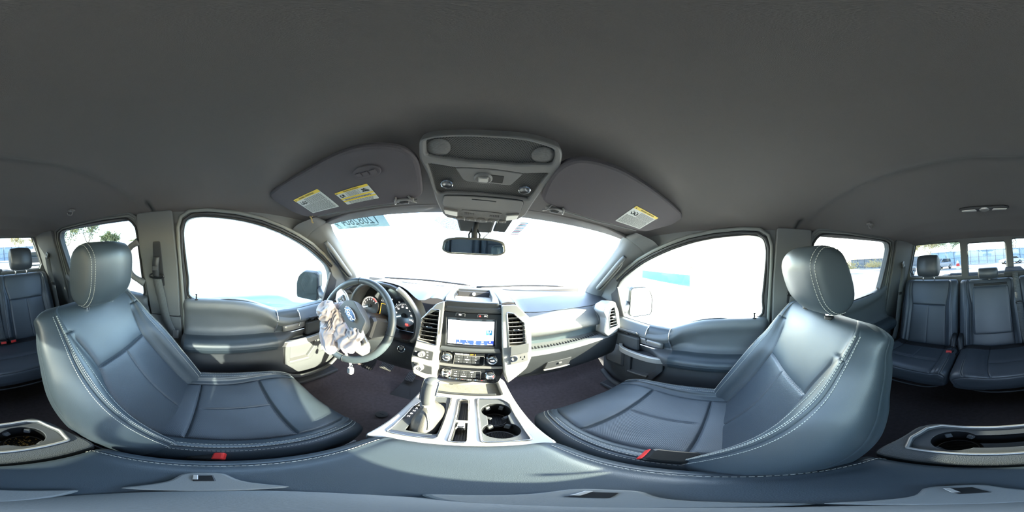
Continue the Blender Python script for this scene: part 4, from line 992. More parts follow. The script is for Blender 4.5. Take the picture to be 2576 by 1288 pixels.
Fcv = Fst @ Matrix.Translation((0, 0, zt+.012)); plate('socket_cover', rpoly(cvr, .002), 'plastic', db, F=Fcv, depth=.004, bevel=.001)
# passenger end vent
Fe = frame((.69, .603, -.33), (1, -.10, 0), (0, .12, 1))
def lf(F, u, v):
    n = F.col[2].xyz; return tuple((F.inverted() @ hp(u, v, n, n.dot(F.translation)))[:2])
Ep = [lf(Fe, *q) for q in ((1521, 768), (1538, 757), (1547, 760), (1556, 785), (1559, 822), (1552, 834), (1528, 846), (1519, 838), (1524, 800), (1517, 785))]
Eh = [lf(Fe, *q) for q in ((1536, 776), (1544, 771), (1548, 790), (1553, 819), (1534, 827), (1531, 795))]
vent(Ep, [Eh], 7, Fe, .004, Eh[0][0]+.018, .09)
# driver end vent, mostly behind the wheel
vent([(-.055, -.07), (.045, -.07), (.06, -.03), (.06, .04), (.035, .08), (-.04, .07), (-.065, .02)], [[(-.035, -.05), (.03, -.05), (.04, 0), (.03, .055), (-.03, .05)]], 6, frame((-.675, .608, -.33), (1, .1, 0), (0, .12, 1)), .004, 0, .09)
# open storage bin on top of the stack
Fb = Matrix.Translation((0, 0, -.184))
bn = plate('storage_bin', rpoly([(-.104, .618), (.104, .618), (.110, .70), (.104, .90), (-.106, .90), (-.114, .70)], .010), 'dash', db, F=Fb, holes=[rpoly([(-.070, .640), (.078, .640), (.088, .72), (.088, .872), (-.082, .872), (-.084, .72)], .008)], depth=.030, bevel=.004, z=-.012)
plate('bin_floor', [(-.085, .63), (.09, .63), (.10, .88), (-.095, .88)], 'bin_dust', bn, F=Matrix.Translation((0, 0, -.222)), depth=.004, bevel=0)
box('bin_flap', (.004, .864, -.206), (.168, .012, .030), 'plastic_dark', bn, None, .004)
lathe('flap_button', [(.009, 0), (.009, .004), (.007, .005), (0, .005)], frame((.006, .857, -.204), (1, 0, 0), (0, 0, 1)), 'lens', bn, n=20)
mb = MB()
for i in range(9): v, f = boxvf(-.05+i*.014, .652, -.212, .0014, .010, .012); mb.add(v, f)
mb.build('bin_ribs', 'plastic_black', bn, kind='stuff')
# loose crumbs on the bin floor are grime, part of the bin material

# ------------------------------------------------------------------ steering wheel and airbag
Wc = Vector((-.432, .482, -.296)); ta = R(24); Fw = frame(Wc, (1, 0, 0), (0, math.sin(ta), math.cos(ta)))
sw = thing('steering_wheel', 'black leather rimmed steering wheel turned to one side, silver spokes', 'steering wheel', tuple(Wc))
rot = Matrix.Rotation(R(-42), 4, 'Z'); Fr = Fw @ rot
rim = []
v = []; f = []; n1, n2 = 96, 12
for i in range(n1):
    q = 2*PI*i/n1; c, s = math.cos(q), math.sin(q); thick = .0155+.002*(abs(c) > .8)
    for j in range(n2):
        p = 2*PI*j/n2; rr = .1745+math.cos(p)*thick*.92; v.append(Fr @ Vector((rr*c, rr*s, math.sin(p)*thick)))
for i in range(n1):
    for j in range(n2): f.append((i*n2+j, ((i+1) % n1)*n2+j, ((i+1) % n1)*n2+(j+1) % n2, i*n2+(j+1) % n2))
rimo = mesh('rim', v, f, 'leather', sw)
for q in (38, 142, 218, 322):
    c, s = math.cos(R(q)), math.sin(R(q)); ring = [Fr @ Vector(((.1745+math.cos(p)*.0158)*c, (.1745+math.cos(p)*.0158)*s, math.sin(p)*.0165)) for p in np.linspace(0, 2*PI, 17)[:-1]]
    tube('rim_seam', ring, .0012, 'seam', rimo, closed=True, n=5)
mb = MB(); ths = np.linspace(0, 2*PI, 400); P = np.array([Fr @ Vector((.1600*math.cos(t), .1600*math.sin(t), .004)) for t in ths]); N = np.array([(Fr.to_3x3() @ Vector((-math.cos(t), -math.sin(t), .3))).normalized() for t in ths]); dashes(mb, P, N, .006, .003, .0007); mb.build('stitching', 'stitch', rimo, kind='stuff')
# hub cover
hubp = [(-.066, .042), (-.03, .058), (.03, .058), (.066, .042), (.082, 0), (.068, -.044), (.04, -.062), (-.04, -.062), (-.068, -.044), (-.082, 0)]
net = []
for k, z in ((1.0, -.02), (1.04, .0), (1.0, .018), (.86, .030), (.5, .036), (.12, .038)): net.append([tuple(Fr @ Vector((a*k, b*k, z))) for a, b in hubp])
Skin(net, du=.012, cap1=True).emit(sw, lambda a, b: 0, {0: ('hub_cover', 'dash_pad')})
# torn flap of the hub carrying the oval emblem
Femb = Fr.copy(); Femb.translation = hY(881, 790, .412); Femb = Femb @ Matrix.Rotation(R(8), 4, 'Z') @ Matrix.Scale(1.38, 4)
fl_ = plate('hub_flap', rpoly([(-.048, -.030), (.045, -.028), (.058, -.012), (.040, .022), (-.030, .026), (-.052, .004)], .006), 'dash_pad', sw, F=Femb @ Matrix.Translation((.004, .002, -.006)), depth=.006, bevel=.002)
Fem = Femb
lathe('emblem', [(.0265, -.002), (.0265, .002), (.0245, .0035), (.0235, .002)], Fem, 'chrome', sw, n=40, sx=1.0, sy=.44)
em = lathe('emblem_plate', [(.0242, .0), (.0240, .0022), (0, .0032)], Fem, 'emblem_blue', sw, n=40, sx=1.0, sy=.42)
mb = MB(); v, f = textvf('Ford', .0185, Fem, 0, .0, .0038, shear=.45, depth=.0005, sx=1.1); mb.add(v, f); mb.build('emblem_lettering', 'chrome', sw)
# spokes
for s in (-1, 1):
    Fp = Fr @ Matrix.Translation((s*.105, -.008, .004))
    plate('spoke', rpoly([(-.048, -.030), (-.048, .028), (.020, .030), (.062, .018), (.062, -.012), (.03, -.034)] if s > 0 else [(.048, -.030), (.048, .028), (-.020, .030), (-.062, .018), (-.062, -.012), (-.03, -.034)], .008), 'silver', sw, F=Fp, depth=.016, bevel=.004)
    box('button_pad', (-s*.006, .0, .011), (.052, .040, .008), 'plastic_dark', sw, Fp, .006)
    for dx, dy, w_, h_ in ((0, 0, .014, .012), (0, .0135, .016, .008), (0, -.0135, .016, .008), (-.0155, 0, .009, .014), (.0155, 0, .009, .014)):
        box('wheel_button', (-s*.006+dx, dy, .0165), (w_, h_, .004), 'overhead', sw, Fp, .0015)
plate('lower_spoke', rpoly([(-.052, .03), (-.040, -.075), (-.072, -.108), (-.055, -.125), (.055, -.125), (.072, -.108), (.040, -.075), (.052, .03)], .010), 'silver', sw, F=Fr @ Matrix.Translation((0, -.045, -.004)), holes=[rpoly([(-.030, -.03), (-.024, -.082), (.024, -.082), (.030, -.03)], .006)], depth=.016, bevel=.004)
tube('steering_column', [Fw @ Vector((0, 0, -.02)), Fw @ Vector((0, .0, -.14)), Fw @ Vector((0, 0, -.26))], [.045, .05, .055], 'plastic_dark', sw, n=18)
tube('stalk', [Fw @ Vector((-.05, .01, -.07)), Fw @ Vector((-.12, .03, -.065)), Fw @ Vector((-.165, .045, -.06))], [.008, .009, .011], 'plastic_dark', sw, n=10)
box('column_shroud', (0, -.02, -.12), (.14, .11, .14), 'plastic_dark', sw, Fw, .02)
# deployed airbag: a collapsed bag of pleated cloth
ab = thing('airbag', 'deflated off-white airbag cloth crumpled over the steering wheel hub', 'airbag', (-.46, .41, -.34))
bm = bmesh.new(); bmesh.ops.create_icosphere(bm, subdivisions=6, radius=1)
ctr = hY(838, 824, .405); lean_up = Fw.col[1].xyz; nrm = Fw.col[2].xyz; rx = Fw.col[0].xyz
for p in bm.verts:
    d = p.co.copy(); a, b, c_ = d
    up_ = min(1, max(0, .55+b)); low = max(0, -b)
    q = Vector((a*(.058+.006*b)+.034*low*low, b*.106, c_*(.036-.004*b)))
    w1 = noise.noise(Vector((d.x*1.3+9, d.y*1.3, d.z*1.3+3)))
    # broad pleats radiating from the hub, tightening towards the top
    n1_ = noise.noise(Vector((d.x*2.0+w1*2.2+5, d.y*1.0-w1*1.2, d.z*1.7))); n2_ = noise.noise(Vector((d.x*3.6-w1*3, d.y*2.6+w1*2+7, d.z*3.0)))
    fo = (1-abs(n1_)*4.5)*(.45+.55*up_)+(1-abs(n2_)*4)*.55*up_
    q += d.normalized()*(.0085*fo)
    p.co = ctr+rx*q.x+lean_up*q.y+nrm*q.z
me = D.meshes.new('bag_cloth'); bm.to_mesh(me); bm.free(); me.materials.append(M['airbag']); me.polygons.foreach_set('use_smooth', [True]*len(me.polygons))
off = Vector(ab.location); me.transform(Matrix.Translation(-off)); link(D.objects.new('bag_cloth', me), ab)
# a gathered tail of cloth falling below the rim
def cloth_blob(name, c, s, seed, amp, parent, m='airbag'):
    bm = bmesh.new(); bmesh.ops.create_icosphere(bm, subdivisions=5, radius=1)
    for p in bm.verts:
        d = p.co.copy(); q = Vector((d.x*s[0], d.y*s[1], d.z*s[2])); n_ = 1-abs(noise.noise(d*1.5+Vector((seed, 0, 0))))*3.5
        p.co = Vector(c)+rx*q.x+lean_up*q.y+nrm*q.z+(rx*d.x+lean_up*d.y+nrm*d.z)*n_*amp
    me = D.meshes.new(name); bm.to_mesh(me); bm.free(); me.materials.append(M[m]); me.polygons.foreach_set('use_smooth', [True]*len(me.polygons)); me.transform(Matrix.Translation(-root_world(parent))); return link(D.objects.new(name, me), parent)
cloth_blob('bag_fold', hY(822, 783, .40), (.040, .040, .028), 4, .010, ab)
cloth_blob('bag_fold', hY(878, 862, .392), (.040, .038, .026), 9, .007, ab)
cloth_blob('bag_fold', hY(893, 840, .400), (.030, .024, .018), 12, .006, ab)
cloth_blob('bag_fold', hY(862, 838, .398), (.034, .040, .022), 15, .006, ab)
tg = thing('key_fob', 'white and chrome key fob hanging under the steering wheel rim', 'key fob', tuple(hY(882, 930, .43)))
Ft = frame(hY(882, 932, .43), (.9, 0, .1), (-.1, .1, 1)); plate('fob_body', rrect(.024, .040, .010), 'white', tg, F=Ft, depth=.012, bevel=.003)
box('fob_face', (-.004, 0, .007), (.012, .030, .004), 'chrome', tg, Ft, .002); tube('fob_ring', [Ft @ Vector((.008*math.cos(q), .026+.009*math.sin(q), 0)) for q in np.linspace(0, 2*PI, 15)[:-1]], .0014, 'chrome', tg, closed=True, n=6)
tube('fob_strap', crpath([Ft @ Vector((0, .03, 0)), Ft @ Vector((.0, .06, .01)), Ft @ Vector((-.01, .10, .02))], 4), .005, 'white', tg, n=6, flat=.3)
# pedals
def pedal(u, v, y, w_, h_, lb, tiltx=.9, m='mat_rubber'):
    p = hY(u, v, y); t = thing('pedal', lb, 'pedal', tuple(p)); F = frame(p, (1, .0, -.05), (0, tiltx, .6))
    plate('pedal_pad', rrect(w_, h_, .012), m, t, F=F, depth=.014, bevel=.003)
    mb = MB()
    for i in range(int(w_/.009)):
        v_, f_ = boxvf(-w_/2+.008+i*.009, 0, .008, .003, h_*.82, .003, F); mb.add(v_, f_)
    mb.build('pedal_ribs', 'silver_dark' if m != 'rubber' else 'rubber', t, kind='stuff'); tube('pedal_arm', [F @ Vector((0, 0, -.008)), F @ Vector((0, .06, -.05)), F @ Vector((0, .10, -.17))], .009, 'silver_dark', t, n=8)
pedal(973, 922, .84, .085, .055, 'wide ribbed brake pedal in the driver footwell')
pedal(1033, 948, .90, .055, .085, 'tall ribbed accelerator pedal beside the console', 1.1)
p = hY(925, 918, .95); t = thing('foot_rest', 'dark ribbed foot rest at the outer side of the driver footwell', 'foot rest', tuple(p)); F = frame(p, (1, 0, 0), (0, .8, .7)); box('rest_pad', (0, 0, 0), (.12, .16, .03), 'mat_rubber', t, F, .01)
for i in range(6): box('rest_rib', (-.05+i*.02, 0, .017), (.006, .15, .006), 'rubber', t, F, .001)
# torn scuffed rubber patch under the accelerator and the mat anchor
p = hZ(1022, 985, -.985); t = thing('rubber_patch', 'scuffed grey rubber heel patch on the carpet below the accelerator', 'heel pad', tuple(p)); plate('patch', rpoly([(-.075, -.10), (.075, -.10), (.08, .12), (-.05, .12)], .02), 'mat_rubber', t, F=frame(p, (1, 0, 0), (0, 1, .35)), depth=.012, bevel=.004)
p = hZ(960, 1043, -.985); t = thing('mat_anchor', 'round black mat anchor on the driver floor carpet', 'anchor', tuple(p)); lathe('anchor_disc', [(.026, -.004), (.026, .006), (.018, .010), (0, .009)], Matrix.Translation(p), 'mat_rubber', t, n=28)
box('anchor_tab', (0, 0, .011), (.018, .006, .004), 'rubber', t, Matrix.Translation(p), .001)

# ------------------------------------------------------------------ centre console
cc = thing('center_console', 'wide floor console with padded lid, shifter and cup holders between the front seats', 'console', (.01, .05, -.98))
zc_ = -.580
def cz(u, v, z=zc_): p = hZ(u, v, z); return (p.x, p.y)
# body
v, f = [], []
secs = [(-.345, .135, -.640), (-.33, .148, -.618), (-.15, .150, -.612), (.24, .148, -.618), (.45, .142, -.600), (.60, .132, -.600), (.66, .125, -.62)]
net = [[(.010-w_, y, -1.0), (.010-w_*1.02, y, -.80), (.010-w_, y, zt_-.015), (.010-w_*.95, y, zt_-.004), (.010-w_*.90, y, zt_-.10), (.010, y, zt_-.11), (.010+w_*.90, y, zt_-.10), (.010+w_*.95, y, zt_-.004), (.010+w_, y, zt_-.015), (.010+w_*1.02, y, -.80), (.010+w_, y, -1.0)] for y, w_, zt_ in secs]
Skin(net, closed=False, du=.04, flip=False, cap0=True, cap1=True).emit(cc, lambda a, b: 0, {0: ('console_body', 'plastic')})
# padded lid
lr = [(-.160, .10, -.010, .14, -.012, .150, .035, .45), (-.156, .105, -.003, .142, -.006, .160, .040, .85), (-.145, .11, 0, .145, -.003, .164, .045, 1), (-.05, .11, .002, .147, -.003, .167, .045, 1), (.08, .11, .002, .147, -.003, .167, .045, 1), (.18, .11, .0, .142, -.004, .160, .045, 1), (.222, .105, -.003, .136, -.007, .154, .045, .98), (.240, .10, -.008, .132, -.011, .150, .04, .80), (.246, .10, -.012, .13, -.014, .146, .04, .4)]
net = pad_net(lr, (.015, 0, -.563), (-1, 0, 0), (0, 1, 0), (0, 0, 1))
sk = Skin(net, du=.013, seams=[('v', 3, 0, 6.3, .0028, .0022), ('v', 11, 0, 6.3, .0028, .0022)], cap0=True, cap1=True)
sk.emit(cc, lambda u, v: 'r' if 3 < v % 14 < 11 else 'l', {'l': ('lid', 'leather'), 'r': ('lid_border', 'leather')})
mb = MB(); stitchrow(sk, mb, 3, .6, 6.3, (-.005,)); stitchrow(sk, mb, 11, .6, 6.3, (.005,)); mb.build('stitching', 'stitch', cc, kind='stuff')
# front deck: one silver frame with three openings
FI = Matrix.Identity(4)
deck = [(-.152, .228), (-.020, .246), (.040, .248), (.165, .232), (.158, .35), (.150, .48), (.144, .60), (.130, .63), (-.122, .60), (-.136, .56), (-.147, .40)]
h1 = [(-.126, .262), (-.030, .270), (-.036, .482), (-.075, .478), (-.112, .458), (-.128, .40)]
h2 = [(-.010, .262), (.022, .262), (.016, .478), (-.012, .478)]
h3 = [(.045, .264), (.130, .262), (.132, .34), (.130, .455), (.112, .480), (.040, .484)]
h4 = [(-.106, .505), (.118, .505), (.114, .605), (-.098, .585)]
plate('console_deck', rpoly(deck, .012), 'silver', cc, F=FI, holes=[rpoly(h, .010) for h in (h1, h2, h3, h4)], depth=.030, bevel=.005, z=zc_-.015)
for h in (h1, h2, h3): tube('deck_rim', [Vector((a, b, zc_+.0015)) for a, b in rpoly(h, .010)], .0026, 'chrome', cc, closed=True, n=6)
plate('front_tray', h4, 'dust', cc, F=FI, depth=.004, bevel=0, z=zc_-.022)
box('tray_wall', (.005, .512, zc_-.010), (.19, .008, .024), 'plastic_dark', cc, None, .002)
# shifter: dark bezel, gate, boot, lever
boot_h = [(-.100, .288), (-.036, .290), (-.040, .400), (-.048, .452), (-.092, .452), (-.102, .40)]
plate('shifter_bezel', rpoly(h1, .010), 'plastic', cc, F=FI, holes=[rpoly(boot_h, .008)], depth=.010, bevel=.001, z=zc_-.007)
plate('bezel_accent', rpoly([(-.122, .264), (-.032, .272), (-.034, .284), (-.124, .276)], .003), 'gloss_black', cc, F=FI, depth=.003, bevel=.001, z=zc_-.001)
plate('gear_window', rpoly([(-.126, .40), (-.110, .398), (-.098, .462), (-.110, .455)], .002), 'gloss_black', cc, F=FI, depth=.003, bevel=.001, z=zc_-.001)
mb = MB(); FL = Matrix.Translation((0, 0, zc_+.0008))
for i, s in enumerate('PRNDM'): v, f = textvf(s, .010, FL @ Matrix.Translation((-.114-.001*i, .412-.0155*i, 0)) @ Matrix.Rotation(R(6), 4, 'Z')); mb.add(v, f)
mb.build('gear_lettering', 'lit_white', cc)
net = []
for i, (k, z) in enumerate(((1.0, -.022), (.98, -.004), (.80, .016), (.55, .034), (.34, .052), (.24, .070))):
    cx, cy = -.070-.018*(i/5), .365+.028*(i/5); r = []
    for j in range(16):
        q = 2*PI*j/16; sq = (abs(math.cos(q))**4+abs(math.sin(q))**4)**-.25; wob = 1+.10*math.sin(4*q+.8)*(i in (1, 2, 3)); r.append((cx+math.cos(q)*sq*.031*k*wob, cy+math.sin(q)*sq*.076*(k if k > .5 else k*.75)*wob, zc_+z))
    net.append(r)
bt = Skin(net, du=.008, flip=False).emit(cc, lambda a, b: 0, {0: ('shift_boot', 'shift_boot')})
tube('boot_seam', [(-.055, .300, zc_+.004), (-.060, .325, zc_+.028), (-.074, .352, zc_+.050), (-.082, .366, zc_+.066)], .0016, 'stitch', cc, n=5)
kb = crpath([(-.086, .388, -.528), (-.089, .396, -.500), (-.091, .408, -.465), (-.090, .420, -.435), (-.088, .424, -.418)], 5)
rr = list(np.interp(np.linspace(0, 1, len(kb)), [0, .2, .55, .85, 1], [.014, .0185, .021, .021, .013]))
tube('shift_knob', kb, rr, 'plastic', cc, n=16, up=(1, 0, 0), flat=1.15)
tube('knob_trim', [p+Vector((-.0165, 0, .004)) for p in kb[3:-3]], .007, 'chrome', cc, n=8)
tube('knob_trim', [p+Vector((.0185, -.004, .004)) for p in kb[7:-3]], .005, 'chrome', cc, n=8)
tube('shift_collar', [(-.085, .386, -.538), (-.087, .389, -.520)], .0195, 'overhead', cc, n=16)
# slot with the sliding chrome divider
plate('tray_floor', h2, 'mat_rubber', cc, F=FI, depth=.004, bevel=0, z=zc_-.034)
mb = MB()
for i in range(5): v, f = boxvf(-.006+i*.0055, .37, zc_-.030, .0018, .205, .003); mb.add(v, f)
mb.build('tray_ribs', 'rubber', cc, kind='stuff')
tube('slot_wall', [(-.012, .478, zc_-.02), (-.010, .262, zc_-.02)], .012, 'plastic_dark', cc, n=4, flat=.2); 
box('divider', (.004, .338, zc_-.003), (.022, .030, .022), 'chrome', cc, None, .004, taper=.8); box('divider_cap', (.004, .354, zc_+.006), (.030, .010, .008), 'silver', cc, None, .002)
# cup holders
def cups(z, centres, outline, rad, par, name='cup_holder', depth=.085, neck=None):
    n = 28; loop = []
    # union outline of two wells joined by a neck
    (x0, y0), (x1, y1) = centres; d = Vector((x1-x0, y1-y0)); L = d.length; d /= L; nrm_ = Vector((-d.y, d.x)); a = math.acos(min(.95, (neck or rad*.55)/rad)) if False else R(40)
    for k in range(n+1):
        q = a+(2*PI-2*a)*k/n; loop.append((x0+rad*(d.x*math.cos(q)+nrm_.x*math.sin(q)), y0+rad*(d.y*math.cos(q)+nrm_.y*math.sin(q))))
    for k in range(n+1):
        q = PI+a+(2*PI-2*a)*k/n; loop.append((x1+rad*(d.x*math.cos(q)+nrm_.x*math.sin(q)), y1+rad*(d.y*math.cos(q)+nrm_.y*math.sin(q))))
    pl = plate(name, rpoly(outline, .010), 'plastic', par, F=FI, holes=[loop], depth=.010, bevel=.0015, z=z-.007)
    N_ = len(loop); v = [(a_, b_, z-.004) for a_, b_ in loop]+[(x0+(a_-x0)*1, b_, z-depth) for a_, b_ in loop]
    mesh('well_wall', v, [(i, (i+1) % N_, N_+(i+1) % N_, N_+i) for i in range(N_)], 'plastic_black', pl)
    for (cx, cy) in centres:
        G = Matrix.Translation((cx, cy, z-depth)); lathe('well_floor', [(rad*1.04, 0), (rad*1.04, .004), (rad*.9, .005), (0, .005)], G, 'mat_rubber', pl, n=28)
        tube('floor_ring', [G @ Vector((rad*.86*math.cos(q), rad*.86*math.sin(q), .007)) for q in np.linspace(0, 2*PI, 29)[:-1]], .0015, 'silver_dark', pl, closed=True, n=5)
        for i in range(9):
            x = -rad*.72+i*rad*.18; h_ = math.sqrt(max(0, (rad*.80)**2-x*x)); box('floor_rib', (x, 0, .007), (rad*.07, h_*2, .004), 'rubber', pl, G @ Matrix.Rotation(R(90 if par is cc and cy < 0 else 0), 4, 'Z'), .0006)
        for q in (55, 125, 235, 305):
            Ft_ = G @ Matrix.Rotation(R(q+0), 4, 'Z') @ Matrix.Translation((rad*.90, 0, depth-.024)) @ Matrix.Rotation(R(18), 4, 'Y')
            box('grip_tab', (0, 0, 0), (.010, .014, .020), 'plastic', pl, Ft_, .002)
    return pl
cups(zc_, [(.088, .418), (.086, .318)], h3, .0385, cc)
# rear unit with its own cup holders
ro_ = [(-.150, -.172), (-.158, -.200), (-.150, -.30), (-.125, -.345), (.145, -.345), (.178, -.315), (.188, -.205), (.180, -.172)]
ri_ = [(-.128, -.222), (-.138, -.262), (-.124, -.318), (-.100, -.330), (.128, -.330), (.150, -.312), (.160, -.262), (.148, -.222)]
rim_ = plate('rear_deck', rpoly(ro_, .014), 'dash_pad', cc, F=FI, holes=[rpoly(ri_, .012)], depth=.04, bevel=.006, z=-.607)
tube('deck_rim', [Vector((a, b, -.585)) for a, b in rpoly(off2(ri_, .006), .005)], .0045, 'silver', cc, closed=True, n=6)
cups(-.592, [(-.070, -.276), (.088, -.276)], ri_, .043, cc)
cr_ = MB()
for i in range(70):
    q = rnd.uniform(0, 2*PI); r0 = rnd.uniform(0, .034); s = rnd.uniform(.0012, .0030); v, f = boxvf(-.070+math.cos(q)*r0, -.276+math.sin(q)*r0, -.667, s, s*1.4, s); cr_.add(v, f)
tag(cr_.build('crumbs', 'crumb', None, kind='stuff'), 'golden crumbs scattered in the rear cup holder behind the driver', 'crumbs')
# camera stand on the lid: flat hub with three slotted feet
ct = thing('tripod_base', 'flat dull grey camera stand with three slotted feet lying on the console lid', 'tripod', (0, 0, -.560))
lathe('stand_hub', [(.044, .0), (.046, .006), (.040, .010), (.018, .013), (0, .013)], Matrix.Translation((.004, .002, -.5615)), 'pillar', ct, n=48)
for u, v_ in ((517, 1222), (1495, 1245), (2400, 1222)):
    p = hZ(u, v_, -.555); d = Vector((p.x, p.y, 0)).normalized(); Ft = frame((d.x*.085, d.y*.085, -.5565), d, (-d.y, d.x, 0))
    sh = [(-.045, -.045), (-.015, -.024), (.012, -.018), (.018, -.010), (.018, .010), (.012, .018), (-.015, .024), (-.045, .045)]
    plate('stand_foot', rpoly(sh, .008), 'pillar', ct, F=Ft, depth=.010, bevel=.003)
    box('foot_slot', (-.002, 0, .0055), (.020, .015, .002), 'plastic_black', ct, Ft, .001); box('foot_clip', (.002, .006, .0068), (.016, .004, .002), 'silver', ct, Ft, .0006)

# ------------------------------------------------------------------ overhead: console, visors, lamp, hooks
OZ = .295
Fo = frame((.008, .32, OZ-.45*.32), (-1, 0, 0), (0, -1, .45))      # faces down and back
def lo(u, v): return lf(Fo, u, v)
oc = thing('overhead_console', 'grey overhead console with mesh panels, map lamps and glasses bin', 'overhead console', tuple(Fo.translation))
# local x runs to the left of the cab; normal points to the cabin
if Fo.col[2].xyz.z > 0: Fo = frame((.008, .32, OZ-.45*.32), (1, 0, 0), (0, -1, .45))
out = [lo(*q) for q in ((1056, 347), (1090, 338), (1230, 336), (1340, 345), (1408, 366), (1414, 384), (1408, 420), (1372, 462), (1340, 507), (1322, 536), (1300, 549), (1210, 556), (1125, 543), (1112, 530), (1098, 500), (1080, 440), (1056, 395))]
hA = [lo(*q) for q in ((1072, 349), (1100, 344), (1230, 343), (1330, 352), (1394, 372), (1396, 392), (1388, 410), (1300, 410), (1180, 402), (1100, 392), (1074, 386))]
hB = [lo(*q) for q in ((1075, 406), (1146, 417), (1316, 432), (1382, 431), (1330, 498), (1316, 496), (1230, 486), (1120, 480), (1108, 484), (1098, 478))]
hC = [lo(*q) for q in ((1119, 484), (1220, 488), (1314, 498), (1316, 504), (1308, 526), (1210, 520), (1118, 510), (1114, 500))]
hD = [lo(*q) for q in ((1162, 521), (1262, 530), (1262, 541), (1160, 533))]
plate('console_frame', rpoly(out, .010), 'overhead', oc, F=Fo, holes=[rpoly(h, .006) for h in (hA, hB)], depth=.028, bevel=.004, z=-.006)
for h in (hA, hB): plate('mesh_panel', rpoly(h, .005), 'overhead_grid', oc, F=Fo, depth=.006, bevel=0, z=-.004)
def hexes(h, pitch, z, name):
    """raised mesh pattern on a panel"""
    xs_ = [p[0] for p in h]; ys_ = [p[1] for p in h]; mb = MB(); y = min(ys_); r = 0
    def inside(x, y):
        c_ = False
        for i in range(len(h)):
            (ax, ay), (bx, by) = h[i-1], h[i]
            if (ay > y) != (by > y) and x < (bx-ax)*(y-ay)/(by-ay)+ax: c_ = not c_
        return c_
    while y < max(ys_):
        x = min(xs_)+(pitch/2 if r % 2 else 0)
        while x < max(xs_):
            if inside(x, y) and inside(x+pitch*.5, y) and inside(x-pitch*.5, y):
                a = pitch*.33; v = [Fo @ Vector((x+a*dx, y+a*.8*dy, z)) for dx, dy in ((-1, 0), (0, -1), (1, 0), (0, 1))]; mb.add(v, [(0, 1, 2, 3)])
            x += pitch
        y += pitch*.55; r += 1
    mb.build(name, 'plastic_black', oc, kind='stuff')
hexes(hA, .0042, .0000, 'mesh_holes'); hexes(hB, .0036, .0000, 'mesh_holes')
for q in ((1104, 370), (1366, 390)):
    a = lo(*q); lathe('microphone_dome', [(.0185, -.001), (.018, .001), (.014, .0028), (.008, .004), (0, .0042)], Fo @ Matrix.Translation((a[0], a[1], 0)), 'overhead_grid', oc, n=28)
for q in ((1125, 460), (1319, 475)):
    a = lo(*q); G = Fo @ Matrix.Translation((a[0], a[1], 0)); o = lathe('map_lamp', [(.0125, 0), (.0125, .006), (.0105, .007), (.0095, .002)], G, 'chrome', oc, n=24); mesh('lamp_lens', *lathevf([(.010, .002), (0, .005)], G, 20), 'silver_dark', o)
sp = [lo(*q) for q in ((1146, 418), (1316, 433), (1284, 462), (1262, 460), (1180, 453), (1166, 448))]
plate('switch_surround', rpoly(sp, .005), 'overhead', oc, F=Fo, depth=.010, bevel=.002, z=.002)
a = lo(1246, 445); box('switch_recess', (a[0], a[1], .006), (.030, .020, .003), 'plastic_black', oc, Fo, .001)
a = lo(1216, 442); lathe('roof_switch', [(.017, .006), (.017, .010), (.014, .013), (.0, .010)], Fo @ Matrix.Translation((a[0], a[1], 0)), 'overhead', oc, n=24, sy=.8)
box('switch_tab', (a[0], a[1]+.001, .014), (.018, .012, .006), 'silver', oc, Fo, .002)
gb = plate('glasses_bin', rpoly(hC, .006), 'overhead', oc, F=Fo, depth=.006, bevel=.002, z=.009)
tube('bin_gap', [Fo @ Vector((x, y, .009)) for x, y in rpoly(hC, .006)], .0014, 'plastic_black', oc, closed=True, n=5)
p, q = lo(1188, 492), lo(1248, 498); tube('bin_grip', [Fo @ Vector((p[0], p[1], .0122)), Fo @ Vector((q[0], q[1], .0122))], .0012, 'plastic_black', oc, n=5)
for c_ in (((1119, 518), (1152, 523), (1152, 534), (1122, 527)), ((1274, 533), (1304, 531), (1298, 542), (1272, 544))):
    pts = [lo(*q) for q in c_]; plate('lamp_bezel', rpoly(off2(pts, .003), .003), 'overhead', oc, F=Fo, depth=.008, bevel=.002, z=.009); plate('reading_lamp', rpoly(pts, .002), 'lens', oc, F=Fo, depth=.004, bevel=.001, z=.013)
plate('mesh_panel', rpoly(hD, .003), 'overhead_grid', oc, F=Fo, depth=.004, bevel=0, z=.008)
for u0, v0 in ((1171, 529), (1233, 535)):
    for i in range(6): a = lo(u0+i*4.2, v0+i*.35); box('microphone_slot', (a[0], a[1], .0105), (.0020, .0062, .002), 'plastic_black', oc, Fo, 0)
for i in range(5):
    a = lo(1156+i*27, 541+i*2.2+(0 if i < 4 else 0)); box('roof_button', (a[0], a[1], .010), (.0185, .0085, .006), 'overhead', oc, Fo, .002)
    if i < 4: b_ = lo(1169.5+i*27, 541+i*2.2); box('button_post', (b_[0], b_[1], .013), (.0022, .008, .006), 'silver', oc, Fo, .0006)
mb = MB()
for i, s in enumerate(('~', 'v', 'o', 'v', '~')): a = lo(1156+i*27, 541+i*2.2); v, f = textvf(s, .006, Fo, a[0], a[1], .0134); mb.add(v, f)
mb.build('button_lettering', 'white', oc)

